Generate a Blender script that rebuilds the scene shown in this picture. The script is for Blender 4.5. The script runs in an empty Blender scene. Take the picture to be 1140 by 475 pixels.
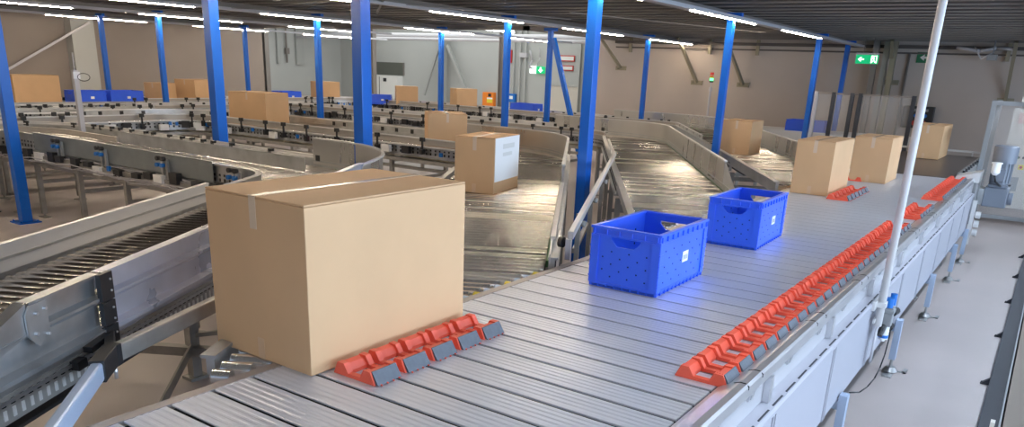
import bpy, math, random
from mathutils import Vector, Matrix
random.seed(7)
C = bpy.context.scene.collection
Z0 = 1.9                      # camera height above the floor
W = {}                        # world origin of each parent
# ---------------------------------------------------------------- materials
def mat(name, col, rough=.5, metal=0., var=0., scale=20., bump=0., bscale=60., emit=None, es=0., alpha=1., trans=0., spec=None, stretch=None, rvar=0.):
    m = bpy.data.materials.new(name); m.use_nodes = True
    nt = m.node_tree; b = nt.nodes['Principled BSDF']
    b.inputs['Base Color'].default_value = (*col, 1); b.inputs['Roughness'].default_value = rough
    b.inputs['Metallic'].default_value = metal
    if spec is not None: b.inputs['Specular IOR Level'].default_value = spec
    if emit: b.inputs['Emission Color'].default_value = (*emit, 1); b.inputs['Emission Strength'].default_value = es
    if alpha < 1: b.inputs['Alpha'].default_value = alpha
    if trans: b.inputs['Transmission Weight'].default_value = trans
    if var or bump or rvar:
        tc = nt.nodes.new('ShaderNodeTexCoord'); mp = nt.nodes.new('ShaderNodeMapping')
        nt.links.new(tc.outputs['Object'], mp.inputs['Vector'])
        if stretch: mp.inputs['Scale'].default_value = stretch
        n = nt.nodes.new('ShaderNodeTexNoise'); n.inputs['Scale'].default_value = scale; n.inputs['Detail'].default_value = 4
        nt.links.new(mp.outputs[0], n.inputs['Vector'])
        if var:
            mr = nt.nodes.new('ShaderNodeMapRange'); mr.inputs['From Min'].default_value = .3; mr.inputs['From Max'].default_value = .7
            mr.inputs['To Min'].default_value = 1 - var; mr.inputs['To Max'].default_value = 1 + var
            nt.links.new(n.outputs['Fac'], mr.inputs['Value'])
            mx = nt.nodes.new('ShaderNodeVectorMath'); mx.operation = 'SCALE'; mx.inputs[0].default_value = col
            nt.links.new(mr.outputs[0], mx.inputs['Scale']); nt.links.new(mx.outputs[0], b.inputs['Base Color'])
        if rvar:
            mr = nt.nodes.new('ShaderNodeMapRange'); mr.inputs['From Min'].default_value = .3; mr.inputs['From Max'].default_value = .7
            mr.inputs['To Min'].default_value = rough - rvar; mr.inputs['To Max'].default_value = rough + rvar
            nt.links.new(n.outputs['Fac'], mr.inputs['Value']); nt.links.new(mr.outputs[0], b.inputs['Roughness'])
        if bump:
            n2 = nt.nodes.new('ShaderNodeTexNoise'); n2.inputs['Scale'].default_value = bscale
            nt.links.new(mp.outputs[0], n2.inputs['Vector'])
            bp = nt.nodes.new('ShaderNodeBump'); bp.inputs['Strength'].default_value = bump; bp.inputs['Distance'].default_value = .01
            nt.links.new(n2.outputs['Fac'], bp.inputs['Height']); nt.links.new(bp.outputs[0], b.inputs['Normal'])
    return m
M = dict(
    slat=mat('slat_aluminium', (.70, .72, .78), .36, .45, .04, 3., rvar=.05),
    alu=mat('aluminium', (.66, .66, .68), .34, .8, .06, 6.),
    alu_bright=mat('bright_aluminium', (.72, .71, .70), .35, .35),
    band=mat('taupe_guard_band', (.46, .42, .375), .45, .3, .05, 4.),
    galv=mat('galvanised_steel', (.50, .51, .52), .38, .85, .16, 7., rvar=.08),
    galv_dull=mat('dull_galvanised_steel', (.40, .39, .37), .5, .7, .14, 9.),
    steel=mat('brushed_guard_steel', (.60, .585, .565), .30, .85, .05, 2.5, stretch=(1, 1, .2), rvar=.06),
    roller_b=mat('roller_steel_dull', (.78, .74, .69), .36, .85),  # duller variant, mixed in at random so the rollers look streaky
    roller_c=mat('roller_steel_bright', (.90, .88, .85), .25, .85),
    plate=mat('blue_grey_plate', (.27, .30, .31), .42, .6, .08, 6.),
    roller_dark=mat('dark_roller_steel', (.50, .47, .44), .22, 1.),
    panel=mat('folded_panel_steel', (.56, .57, .65), .33, .5, .14, 4., rvar=.08),
    roller=mat('roller_steel', (.84, .81, .77), .27, .9),
    railbrown=mat('sorter_edge_rail', (.42, .38, .36), .42, .6, .05, 4.),
    dark=mat('dark_gap', (.008, .008, .009), .9, spec=.05),
    black=mat('black_plastic', (.018, .018, .02), .42),
    greybox=mat('grey_plastic', (.28, .29, .30), .5),
    blue=mat('blue_post_paint', (.004, .13, .62), .3, 0, .05, 2.),
    crate=mat('blue_crate_plastic', (.035, .13, .86), .34, 0, .04, 5.),
    card=mat('cardboard', (.62, .39, .21), .72, 0, .05, 3., .03, 150.),
    card_edge=mat('cardboard_edge', (.44, .28, .16), .8),
    tape_m=mat('matte_tape', (.62, .415, .25), .4),
    tape=mat('clear_tape', (.66, .51, .37), .22),
    orange=mat('orange_plastic', (.86, .12, .065), .38, 0, .03, 10.),
    pad=mat('grey_rubber_pad', (.11, .125, .15), .5, 0, .1, 60.),
    skirt=mat('lavender_grey_panel', (.40, .40, .45), .42, 0, .02, 2.),
    white=mat('white_panel', (.44, .43, .45), .38, 0, .02, 2.),
    whitepole=mat('white_pole_paint', (.50, .485, .485), .35),
    cream=mat('cream_plastic', (.7, .66, .58), .5),
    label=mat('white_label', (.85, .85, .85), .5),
    bluebit=mat('blue_plastic_knob', (.01, .16, .55), .4),
    yellow=mat('yellow_cap', (.75, .6, .05), .5),
    greenbelt=mat('green_belt', (.05, .16, .06), .6),
    motor=mat('grey_motor_paint', (.17, .19, .23), .42),
    belt=mat('dark_belt', (.09, .075, .07), .3),
    floor=mat('floor_coating', (.62, .55, .535), .42, 0, .07, 1.3, rvar=.08),
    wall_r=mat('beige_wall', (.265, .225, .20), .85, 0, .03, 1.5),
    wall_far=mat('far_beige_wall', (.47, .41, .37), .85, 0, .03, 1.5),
    wall_w=mat('white_wall', (.42, .43, .42), .8, 0, .02, 1.5),
    door=mat('door_paint', (.55, .51, .45), .6),
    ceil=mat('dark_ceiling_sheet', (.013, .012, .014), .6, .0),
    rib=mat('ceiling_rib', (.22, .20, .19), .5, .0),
    tray=mat('light_rail_paint', (.50, .49, .52), .45),
    lamp=mat('lit_lamp', (1, 1, 1), .5, emit=(1., .83, .62), es=150.),
    lampw=mat('lit_white_lamp', (1, 1, 1), .5, emit=(.95, 1., 1.), es=22.),
    lampc=mat('lit_cool_lamp', (1, 1, 1), .5, emit=(.72, .84, 1.), es=56.),
    column=mat('brown_steel_column', (.25, .225, .21), .5, .4),
    greycol=mat('grey_column', (.40, .41, .40), .5, .2),
    strut=mat('olive_strut', (.30, .27, .20), .5, .3),
    green=mat('exit_green', (.0, .33, .12), .4, emit=(.0, .5, .18), es=.8),
    greenoff=mat('sign_green_unlit', (.01, .16, .07), .4),
    signw=mat('exit_white', (.9, .95, .9), .4, emit=(.9, 1, .95), es=1.6),
    signred=mat('sign_red', (.45, .03, .02), .5),
    signwh=mat('sign_white_unlit', (.7, .7, .68), .5),
    orangebox=mat('orange_case', (.8, .22, .02), .5),
    olive=mat('olive_panel', (.10, .105, .09), .6),
    film=mat('clear_sheet', (.75, .73, .72), .15, alpha=.14),
    kick=mat('dark_kick_frame', (.045, .048, .058), .6, 0, spec=.25),
    platform=mat('brown_platform_sheet', (.22, .175, .14), .6),
    lred=mat('beacon_red', (.5, .03, .02), .3, emit=(1, .05, .02), es=.25),
    lor=mat('beacon_orange', (.6, .2, .02), .3, emit=(1, .3, .02), es=.2),
    lgr=mat('beacon_green', (.02, .6, .1), .3, emit=(.1, 1, .25), es=3.5),
    bluesheen=mat('blue_tinted_strip', (.45, .55, .72), .35, .3),
)
# ---------------------------------------------------------------- mesh builder
class MB:
    def __init__(s): s.v = []; s.f = []; s.mi = []; s.sm = []
    def add(s, vs, fs, mi=0, smooth=False):
        o = len(s.v); s.v += [tuple(p) for p in vs]
        for f in fs: s.f.append(tuple(o + i for i in f)); s.mi.append(mi); s.sm.append(smooth)
        return s
    def box(s, x0, x1, y0, y1, z0, z1, mi=0):
        return s.add([(x0, y0, z0), (x1, y0, z0), (x1, y1, z0), (x0, y1, z0), (x0, y0, z1), (x1, y0, z1), (x1, y1, z1), (x0, y1, z1)],
                     [(0, 3, 2, 1), (4, 5, 6, 7), (0, 1, 5, 4), (1, 2, 6, 5), (2, 3, 7, 6), (3, 0, 4, 7)], mi)
    def bar(s, a, b, w, h, up=(0, 0, 1), mi=0):       # rectangular bar from a to b
        a, b = Vector(a), Vector(b); d = (b - a).normalized(); up = Vector(up)
        if abs(d.dot(up)) > .98: up = Vector((1, 0, 0))
        r = d.cross(up).normalized(); u = r.cross(d).normalized()
        q = []
        for p in (a, b):
            for i, j in ((-1, -1), (1, -1), (1, 1), (-1, 1)): q.append(p + r * (w / 2 * i) + u * (h / 2 * j))
        return s.add(q, [(3, 2, 1, 0), (4, 5, 6, 7), (0, 1, 5, 4), (1, 2, 6, 5), (2, 3, 7, 6), (3, 0, 4, 7)], mi)
    def cyl(s, a, b, r, n=12, mi=0, r2=None, smooth=True):
        a, b = Vector(a), Vector(b); d = (b - a).normalized(); up = Vector((0, 0, 1)) if abs(d.z) < .9 else Vector((1, 0, 0))
        e = d.cross(up).normalized(); g = d.cross(e); r2 = r if r2 is None else r2
        vs = [p + (e * math.cos(2 * math.pi * i / n) + g * math.sin(2 * math.pi * i / n)) * rr for p, rr in ((a, r), (b, r2)) for i in range(n)]
        s.add(vs, [(i, (i + 1) % n, n + (i + 1) % n, n + i)[::-1] for i in range(n)], mi, smooth)
        o = len(s.v) - 2 * n
        s.f.append(tuple(o + i for i in range(n))); s.mi.append(mi); s.sm.append(False)
        s.f.append(tuple(o + n + i for i in range(n))[::-1]); s.mi.append(mi); s.sm.append(False)
        return s
    def tube(s, pts, r, n=8, mi=0):
        for a, b in zip(pts, pts[1:]): s.cyl(a, b, r, n, mi)
        return s
    def prism(s, poly, axis, a, b, mi=0):             # polygon in the two other axes, extruded along axis
        n = len(poly); vs = []
        for t in (a, b):
            for p, q in poly: vs.append((t, p, q) if axis == 0 else ((p, t, q) if axis == 1 else (p, q, t)))
        return s.add(vs, [tuple(range(n))[::-1], tuple(range(n, 2 * n))] + [(i, (i + 1) % n, n + (i + 1) % n, n + i) for i in range(n)], mi)
    def sweep(s, path, u0, u1, z0, z1, mi=0, smooth=False):   # rectangular section along a plan path; u is the offset to the left
        vs = []
        for (x, y, nx, ny) in path:
            for u, z in ((u0, z0), (u1, z0), (u1, z1), (u0, z1)): vs.append((x + nx * u, y + ny * u, z))
        n = len(path); fs = [(0, 1, 2, 3), tuple(4 * (n - 1) + k for k in (3, 2, 1, 0))]
        for i in range(n - 1):
            for k in range(4): fs.append((4 * i + k, 4 * i + 4 + k, 4 * i + 4 + (k + 1) % 4, 4 * i + (k + 1) % 4)[::-1])
        return s.add(vs, fs, mi, smooth)
    def build(s, name, mats, parent=None, bevel=0., origin=None, local=False):
        if not isinstance(mats, (list, tuple)): mats = [mats]
        base = W[parent.name] if parent is not None else Vector((0, 0, 0))
        if local: org = Vector((0, 0, 0)); base = Vector((0, 0, 0))
        elif origin is not None: org = Vector(origin)
        else:
            xs, ys, zs = zip(*s.v); org = Vector(((min(xs) + max(xs)) / 2, (min(ys) + max(ys)) / 2, min(zs)))
        me = bpy.data.meshes.new(name); me.from_pydata([(v[0] - org.x, v[1] - org.y, v[2] - org.z) for v in s.v], [], s.f)
        for m in mats: me.materials.append(m)
        for p, i, sm in zip(me.polygons, s.mi, s.sm): p.material_index = i; p.use_smooth = sm
        me.update()
        import bmesh
        bm = bmesh.new(); bm.from_mesh(me); bmesh.ops.recalc_face_normals(bm, faces=bm.faces)
        for e in bm.edges:
            if len(e.link_faces) == 2 and e.calc_face_angle(0) > .7: e.smooth = False
        bm.to_mesh(me); bm.free()
        o = bpy.data.objects.new(name, me); C.objects.link(o)
        if parent is not None: o.parent = parent
        o.location = org - base; W[o.name] = org
        if bevel:
            b = o.modifiers.new('bevel', 'BEVEL'); b.width = bevel; b.segments = 2; b.limit_method = 'ANGLE'
        return o
def tag(o, label=None, cat=None, group=None, kind=None):
    if label: o['label'] = label
    if cat: o['category'] = cat
    if group: o['group'] = group
    if kind: o['kind'] = kind
    return o
def thing(name, label, cat, loc, group=None):
    o = bpy.data.objects.new(name, None); C.objects.link(o); o.location = loc; o.empty_display_size = .1
    W[o.name] = Vector(loc); return tag(o, label, cat, group)
def struct(o): o['kind'] = 'structure'; return o
def copy_obj(o, loc, parent=None):
    c = o.copy(); C.objects.link(c); c.location = loc
    if parent is not None: c.parent = parent
    return c
def copy_tree(o, parent=None):
    c = o.copy(); C.objects.link(c)
    if parent is not None: c.parent = parent
    for ch in list(o.children): copy_tree(ch, c)
    return c
def z(r): return Z0 + r       # height relative to the camera -> world
DECK = z(-1.0)
# ---------------------------------------------------------------- room
struct(MB().box(-5, 24, -7, 26, -.1, 0).build('floor', M['floor']))
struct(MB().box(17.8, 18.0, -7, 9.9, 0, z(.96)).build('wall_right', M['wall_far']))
struct(MB().box(22, 22.2, 9.9, 23.7, 0, z(2.2)).build('wall_back', M['wall_w']))
struct(MB().box(18.0, 22.0, 9.7, 9.9, 0, z(2.2)).build('wall_return', M['wall_w']))
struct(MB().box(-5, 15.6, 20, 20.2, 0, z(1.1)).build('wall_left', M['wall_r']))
struct(MB().box(15.4, 22, 23.5, 23.7, 0, z(2.2)).build('wall_far', M['wall_w']))
struct(MB().box(15.4, 15.6, 20.2, 23.5, 0, z(2.2)).build('wall_end', M['wall_w']))
struct(MB().box(13.9, 22.2, 9.7, 23.7, z(2.2), z(2.3)).build('ceiling_hall', M['wall_w']))
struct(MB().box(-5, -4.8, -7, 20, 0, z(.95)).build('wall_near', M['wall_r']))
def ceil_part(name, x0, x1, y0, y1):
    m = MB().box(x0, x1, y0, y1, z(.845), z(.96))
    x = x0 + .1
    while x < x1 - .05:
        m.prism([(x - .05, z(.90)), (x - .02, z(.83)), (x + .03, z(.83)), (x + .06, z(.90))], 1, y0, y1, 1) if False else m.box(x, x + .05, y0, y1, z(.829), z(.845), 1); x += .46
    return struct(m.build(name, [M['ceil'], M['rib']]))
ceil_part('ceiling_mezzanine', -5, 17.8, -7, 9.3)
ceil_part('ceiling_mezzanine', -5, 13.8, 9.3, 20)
# edge beam of the mezzanine, beams over each post row, sloping ties
m = MB().box(13.8, 13.9, 9.3, 20, z(.76), z(.96)); struct(m.build('trim_1', M['rib']))
m = MB().box(13.8, 17.8, 9.3, 9.4, z(.76), z(.96)); struct(m.build('trim_2', M['rib']))
for i, y in enumerate((-.1, 3.62, 7.3, 11.1, 14.6, 18.0)):
    x1 = 17.3 if y < 9 else 13.7
    m = MB().box(-4, x1, y + .22, y + .28, z(.755), z(.828)); m.box(-4, x1, y + .17, y + .33, z(.745), z(.755)); struct(m.build('trim_%d' % (i + 3), M['rib']))
ties = [((6.2, 5.9), (9.2, 9.0)), ((9.3, 5.6), (13.4, 4.3)), ((5.6, 8.2), (10.5, 6.3)), ((7.0, 12.3), (9.6, 9.4)), ((10.4, 9.2), (13.2, 6.9))]
for i, (a, b) in enumerate(ties):
    struct(MB().bar((a[0], a[1], z(.735)), (b[0], b[1], z(.735)), .03, .012).build('trim_%d' % (i + 10), M['rib']))
# wall head rail, pilaster, wall struts, cable pipes
struct(MB().box(17.66, 17.8, -7, 9.3, z(.70), z(.76)).box(17.72, 17.8, -7, 9.3, z(.60), z(.63)).build('trim_20', mat('dark_wall_rail', (.10, .085, .08), .7)))
struct(MB().box(9.9, 10.45, 19.7, 20, 0, z(.95)).build('trim_21', M['wall_w']))
t = thing('wall_brace', 'long pale diagonal brace on the dark left wall', 'brace', (8.5, 19.93, 1.4)); MB().bar((8.2, 19.93, z(-.62)), (10.3, 19.6, z(.66)), .07, .05).build('brace_bar', M['tray'], t); MB().box(8.1, 8.3, 19.94, 19.995, z(-.72), z(-.54)).build('wall_plate', M['tray'], t)
# blue mezzanine posts: x, y, width, top, label
posts = [
 (6.63, 3.725, .105, 'broad blue post between the two nearest chutes, in front of the blue crate', 1),
 (10.19, 3.725, .088, 'blue post right behind the metal guard left of the box on the lit chute', 1),
 (14.6, 3.725, .088, 'blue post in front of the far blue crate by the clear fence', 0),
 (16.9, 3.75, .088, 'farthest right blue post, next to the lit green exit sign', 0),
 (11.75, 8.95, .0, '', 0),
 (5.33, 5.42, .125, 'broad blue post behind the curved steel guard above the biggest box', 1),
 (10.45, 7.405, .088, 'blue post rising behind the box with a white right face', 0),
 (15.52, 7.405, .088, 'thin blue post against the beige wall right of the braced post', 0),
 (5.5, 7.9, .125, 'broad blue post in front of the boxes on the back left conveyor', 1),
 (9.95, 11.21, .09, 'blue post left of the broadest blue post, between two blue crates', 0),
 (13.38, 11.21, .09, 'thin blue post right of the silver column, in front of two boxes', 0),
 (9.5, 17.6, .09, 'leftmost thin blue post standing behind the pair of blue crates', 0),
 (9.0, 14.6, .09, 'thin blue post behind the half hidden box right of the pair of crates', 0),
 (13.2, 17.6, .09, 'thin dark blue post beside the black wall terminal', 0),
 (4.0, 9.56, .11, 'blue post at the far left with its base plate showing on the floor', 1),
 (13.45, 8.5, .09, 'blue post with a diagonal blue brace near the lit exit door sign', 2)]
for x, y, w, lab, k in posts:
    if not lab: continue
    t = thing('mezzanine_post', lab, 'post', (x, y, 0), 'blue mezzanine posts')
    h = w / 2
    MB().box(x - h, x + h, y - h, y + h, .012, z(.745)).build('post_shaft', M['blue'], t, .006)
    b = MB().box(x - .12, x + .12, y - .12, y + .12, 0, .012)
    for sx in (-1, 1):
        for sy in (-1, 1): b.cyl((x + sx * .09, y + sy * .09, .012), (x + sx * .09, y + sy * .09, .03), .012, 6)
    b.build('base_plate', M['blue'], t)
    MB().box(x - .1, x + .1, y - .1, y + .1, z(.731), z(.744)).box(x - .03, x + .03, y - .14, y + .14, z(.744), z(.79)).build('cap_plate', M['blue'], t)
    if k == 2:
        MB().bar((x + .0, y - .07, z(.60)), (x + .0, y - .92, 0.03), .08, .08).build('diagonal_brace', M['blue'], t)
# lighting rails with lit strips
rows = [(-3.8, 17), (-.1, 17), (3.62, 17.6), (7.3, 18.0 - .4), (11.1, 18.6), (14.4, 15.2), (18.0, 18.8)]
for i, (y, xe) in enumerate(rows):
    names = ['lamp rail nearest the right side of the hall', 'lamp rail above the floor aisle right of the sorter', 'lamp rail ending near the lit green exit sign', 'second lamp rail from the right, over the two box chutes', 'third lamp rail from the right, crossing the middle of the ceiling', 'fourth lamp rail from the right, left of the middle', 'leftmost lamp rail, running along the dark left wall']
    t = thing('lamp_rail', 'grey ' + names[i] + ', carrying lit strips', 'lamp rail', (6, y, z(.69)), 'lamp rails under the mezzanine')
    MB().prism([(y - .055, z(.70)), (y + .055, z(.70)), (y + .055, z(.71)), (y + .035, z(.715)), (y + .03, z(.745)), (y - .03, z(.745)), (y - .035, z(.715)), (y - .055, z(.71))], 0, -3.5, xe).build('rail_channel', M['tray'], t)
    x = -1.9
    off = {4: .2, 5: .05, 6: .1, 2: .1}.get(i, 0)
    while x + off + 2.2 < xe:
        hw = .0065 if i > 1 else .05
        f = MB().box(x + off, x + off + 2.25, y - hw, y + hw, z(.688), z(.6995)).build('lamp_strip', M['lamp'] if i > 1 else M['lampc'], t)
        MB().box(x + off - .06, x + off - .002, y - .016, y + .016, z(.687), z(.6995)).box(x + off + 2.252, x + off + 2.3, y - .016, y + .016, z(.687), z(.6995)).build('end_cap', M['tray'], f)
        x += 3.45
# white lamps in the hall behind the mezzanine
for (x, y, lab) in ((17.6, 15.3, 'bright white tube lamp in the rear hall, left of the two'), (17.6, 12.9, 'bright white tube lamp in the rear hall, right of the two')):
    t = thing('tube_lamp', lab, 'lamp', (x, y, z(.92)), 'tube lamps in the rear hall')
    zz = z(1.0) if y < 16 else z(1.3)
    MB().box(x - .9, x + .9, y - .05, y + .05, zz, zz + .04).build('lamp_housing', M['tray'], t); MB().cyl((x - .88, y, zz - .03), (x + .88, y, zz - .03), .03, 10).build('lamp_tube', M['lampw'], t)
    MB().cyl((x - .6, y, zz + .04), (x - .6, y, z(2.2)), .006, 6).cyl((x + .6, y, zz + .04), (x + .6, y, z(2.2)), .006, 6).build('hanger', M['tray'], t)
# ---------------------------------------------------------------- sorter
S = thing('shoe_sorter', 'long wide sorter of silver slats running away to the right, orange shoes on it', 'sorter', (5.5, 1.4, 0))
GX = lambda k: .112 + .1493 * k
X0, X1 = GX(1), GX(68)
sl = MB()
pw = .1493 - .016
prof = [(0, 0), (0, .9)]
pp = [(0, -.007), (0, -.002), (.002, 0)]
for c_ in (.028, .054, .080, .106):
    pp += [(c_ - .009, 0), (c_ - .004, -.0016), (c_ + .004, -.0016), (c_ + .009, 0)]
pp += [(pw - .002, 0), (pw, -.002), (pw, -.007)]
sl.prism([(a, b) for a, b in pp], 1, 0, 1.245)
s0 = None
for k in range(1, 68):
    loc = Vector((GX(k) + .008, .775, DECK)) - W[S.name]
    if s0 is None: s0 = sl.build('slat', M['slat'], S, local=True); s0.location = loc
    else: copy_obj(s0, loc)
MB().box(X0, X1, .79, 2.0, DECK - .06, DECK - .0075).build('slat_bed', M['dark'], S)
# left edge rail: flat brownish cap + web
m = MB().box(X0, X1, 2.022, 2.062, DECK - .012, DECK + .001).box(X0, X1, 2.045, 2.062, DECK - .17, DECK - .012); m.box(X0, X1, 2.022, 2.03, DECK - .05, DECK - .012)
m.build('edge_rail', M['railbrown'], S)
# right rail
m = MB().prism([(.765, DECK - .03), (.768, DECK + .0), (.748, DECK + .012), (.70, DECK + .03), (.676, DECK + .03), (.668, DECK + .02), (.668, DECK - .02), (.69, DECK - .03)], 0, X0, X1)
m.build('side_rail', M['alu'], S)
for k in range(1, 68, 1):
    if k % 6 in (3, 4) : MB().prism([(.667, DECK + .022), (.68, DECK + .0312), (.700, DECK + .0312), (.72, DECK + .0235), (.72, DECK + .02), (.667, DECK + .01)], 0, GX(k) + .06, GX(k) + .066).build('rail_joint', M['dark'], S)
# upper recessed fascia with slots and clips, ledge
MB().box(X0, X1, .69, .70, DECK - .13, DECK - .031).build('upper_fascia', M['white'], S)
m = MB().prism([(.70, DECK - .13), (.64, DECK - .14), (.632, DECK - .15), (.632, DECK - .165), (.64, DECK - .165), (.70, DECK - .145)], 0, X0, X1)
x = X0 + .05
while x < X1 - .2:
    m.box(x, x + .12, .645, .652, DECK - .1385, DECK - .1365, 1); x += .17
m.build('ledge', [M['skirt'], M['kick']], S)
x = X0 + .35; c0 = None
while x < X1 - .1:
    cm = MB().box(x, x + .05, .682, .69, DECK - .065, DECK - .035).box(x + .01, x + .04, .678, .682, DECK - .06, DECK - .045)
    cm.build('clip', M['alu'], S); x += .47
# post between fascias
for k in range(11):
    x = 1.76 + .94 * k
    if x > X1: break
    MB().box(x - .02, x + .02, .665, .689, DECK - .129, DECK - .031).build('fascia_post', M['alu'], S)
# lower skirt panels
for k in range(-1, 10):
    x = 1.76 + .94 * k; xb = min(x + .93, X1)
    if x < X0: x = X0
    if k == 9 and xb - x < .2: break
    pan = MB().box(x + .004, xb - .004, .64, .648, z(-1.545), DECK - .168).box(x + .004, x + .018, .634, .64, z(-1.545), DECK - .168).box(xb - .018, xb - .004, .634, .64, z(-1.545), DECK - .168).build('skirt_panel', M['skirt'], S)
# inner frame + legs with feet
for y in (.74, 1.93):
    MB().box(X0, X1, y - .02, y + .02, z(-1.30), z(-1.22)).build('frame_beam', M['galv'], S)
for x in (.9, 2.32, 3.97, 5.62, 7.27, 8.92, 10.0):
    lg = []
    for y in (.612, 1.98):
        sx = 1
        l = MB().box(x - .03, x + .03, y - .020, y + .020, z(-1.80), z(-1.515) if y < 1 else z(-1.30)).build('leg', M['bluesheen'], S)
        if y < 1: MB().box(x - .02, x + .02, .632, .76, z(-1.60), z(-1.55)).box(x - .02, x + .02, .72, .76, z(-1.55), z(-1.30)).build('leg_bracket', M['bluesheen'], S)
        MB().cyl((x, y, .04), (x, y, .10), .010, 8).cyl((x, y, .012), (x, y, .042), .05, 14, r2=.03).build('levelling_foot', M['galv'], l)
        MB().box(x + .03, x + .13, y - .1, y - .075, 0, .006).box(x - .13, x + .03, y - .03, y + .03, 0, .008).box(x + .03, x + .05, y - .1, y + .03, 0, .006).build('floor_plate', M['galv'], l)
    MB().box(x - .02, x + .02, .70, 1.958, z(-1.42), z(-1.38)).build('cross_beam', M['galv'], S)
    MB().bar((x, .70, z(-1.75)), (x, 1.6, z(-1.4)), .03, .03).build('cross_brace', M['galv'], S)
# end cover plate with lifted triangular sheet
m = MB().prism([(.62, DECK - .02), (.62, DECK + .10), (.86, DECK + .03), (.86, DECK - .02)], 0, X1, X1 + .42); m.build('end_cover', M['alu_bright'], S)
MB().box(X1 + .001, X1 + .4, .62, .64, z(-1.4), DECK - .03).build('end_side_plate', M['galv'], S)
MB().box(X1 + .02, X1 + .05, .88, 2.0, DECK - .02, DECK - .004).build('end_sill', M['black'], S)

# ---------------------------------------------------------------- divert shoes
def shoe_mesh():
    m = MB(); L, w, H = .190, .124, .044      # along y, along x
    h = .013
    # side bars (low bars with the raised ends)
    side = [(0, 0), (.020, H), (.052, H), (.068, h), (.122, h), (.142, H), (.172, H), (L, .004), (L, 0)]
    m.prism([(a, b) for a, b in side], 0, 0, .024)
    m.prism([(a, b) for a, b in side], 0, w - .024, w)
    # cross ends between the bars
    m.prism([(0.004, 0), (.020, H * .9), (.048, H * .86), (.062, h), (.062, 0)], 0, .024, w - .024)
    m.prism([(.134, 0), (.134, h), (.150, H * .80), (.172, H * .92), (L - .004, .004), (L - .004, 0)], 0, .024, w - .024)
    # inner lips of the window
    for i in range(4): m.cyl((.02 + .028 * i, .004, .004), (.02 + .028 * i, -.016, .002), .003, 6)
    for i in range(3): m.cyl((.012, .026 + .009 * i, .042), (.012, .026 + .009 * i, .0458), .0018, 6)
    return m
sm = shoe_mesh(); pad = MB().prism([(-.012, .002), (.0165, .0445), (.0195, .0445), (.0, .002)], 0, .006, .118)
proto = None
def shoe(k, y, label, group):
    global proto
    if proto is None:
        proto = bpy.data.objects.new('divert_shoe', None); C.objects.link(proto); proto.empty_display_size = .05; W[proto.name] = Vector((0, 0, 0))
        sm.build('shoe_body', M['orange'], proto, .0008, local=True)
        p = pad.build('rubber_pad', M['pad'], proto, local=True)
        o = proto
    else: o = copy_tree(proto)
    o.location = (GX(k) + .046, y, DECK + .0008)
    tag(o, label, 'divert shoe', group); return o
ordn = ['first', 'second', 'third', 'fourth', 'fifth', 'sixth', 'seventh', 'eighth', 'ninth', 'tenth', 'eleventh', 'twelfth', 'thirteenth', 'fourteenth', 'fifteenth', 'sixteenth', 'seventeenth', 'eighteenth', 'nineteenth', 'twentieth', 'twenty first', 'twenty second', 'twenty third', 'twenty fourth', 'twenty fifth', 'twenty sixth']
for i in range(5): shoe(10 + i, 1.652, '%s orange shoe from the front in the row pushing the biggest box' % ordn[i], 'shoes beside the biggest box')
for i in range(26): shoe(15 + i, .735, '%s orange shoe from the front in the long row at the right rail' % ordn[i], 'long row of shoes at the right rail')
for i in range(5): shoe(44 + i, .73, '%s orange shoe from the front in the short row behind the white pole' % ordn[i], 'short row of shoes behind the pole')
for i in range(14): shoe(53 + i, .73, '%s orange shoe from the front in the far row by the sorter end' % ordn[i], 'far row of shoes at the sorter end')
for i in range(6): shoe(48 + i, 1.405, '%s orange shoe from the front in the row beside the middle box' % ordn[i], 'shoes beside the middle box')
for i in range(3): shoe(59 + i, 1.62 + .1 * i, '%s orange shoe glimpsed between the two boxes far along the sorter' % ordn[i], 'shoes between the two far boxes')

# ---------------------------------------------------------------- roller conveyors
D30 = (math.cos(math.radians(30)), math.sin(math.radians(30)))
def make_path(R, xo, yturn, rout2, yout, s0, step=.15):
    """right edge of a chute: 30 degree run, 60 degree left curve, run along +Y, 90 degree left curve, run along -X. returns [(x,y,nx,ny,s)]"""
    R1 = 1.5; pts = []
    xs = xo - .5 * R1; s1 = (xs - R) / D30[0]; ys = 2.06 + s1 * D30[1]
    def lin(ax, ay, th, L, s, st=step):
        n = max(1, int(math.ceil(L / st)))
        for i in range(n + 1):
            d = L * i / n; pts.append((ax + math.cos(th) * d, ay + math.sin(th) * d, -math.sin(th), math.cos(th), s + d))
    def arc(cx, cy, r, t0, t1, s):
        n = 12
        for i in range(1, n + 1):
            th = t0 + (t1 - t0) * i / n
            pts.append((cx + r * math.sin(th), cy - r * math.cos(th), -math.sin(th), math.cos(th), s + r * (th - t0)))
        return s + r * (t1 - t0)
    lin(R + D30[0] * s0, 2.06 + D30[1] * s0, math.radians(30), s1 - s0, s0)
    cx, cy = xs - .5 * R1, ys + .8660254 * R1
    s = arc(cx, cy, R1, math.radians(30), math.radians(90), s1)
    pts_c1 = s
    y0 = cy; L = yturn - y0
    k = len(pts); lin(xo, y0, math.radians(90), L, s); del pts[k]
    s += L
    sE = arc(xo - rout2, yturn, rout2, math.radians(90), math.radians(180), s)
    k = len(pts); lin(xo - rout2, yturn + rout2, math.radians(180), xo - rout2 - 2.5, sE); del pts[k]
    return pts, s1, pts_c1, s, sE
def sub(path, a, b):
    """portion of the path between arc lengths a and b"""
    out = []
    for p, q in zip(path, path[1:]):
        if q[4] <= a or p[4] >= b: continue
        for e in (p, q):
            t = min(max(e[4], a), b); f = (t - p[4]) / (q[4] - p[4])
            r = tuple(p[i] + (q[i] - p[i]) * f for i in range(5))
            if not out or abs(out[-1][4] - r[4]) > 1e-6: out.append(r)
    return out
def P4(l): return [p[:4] for p in l]
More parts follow.
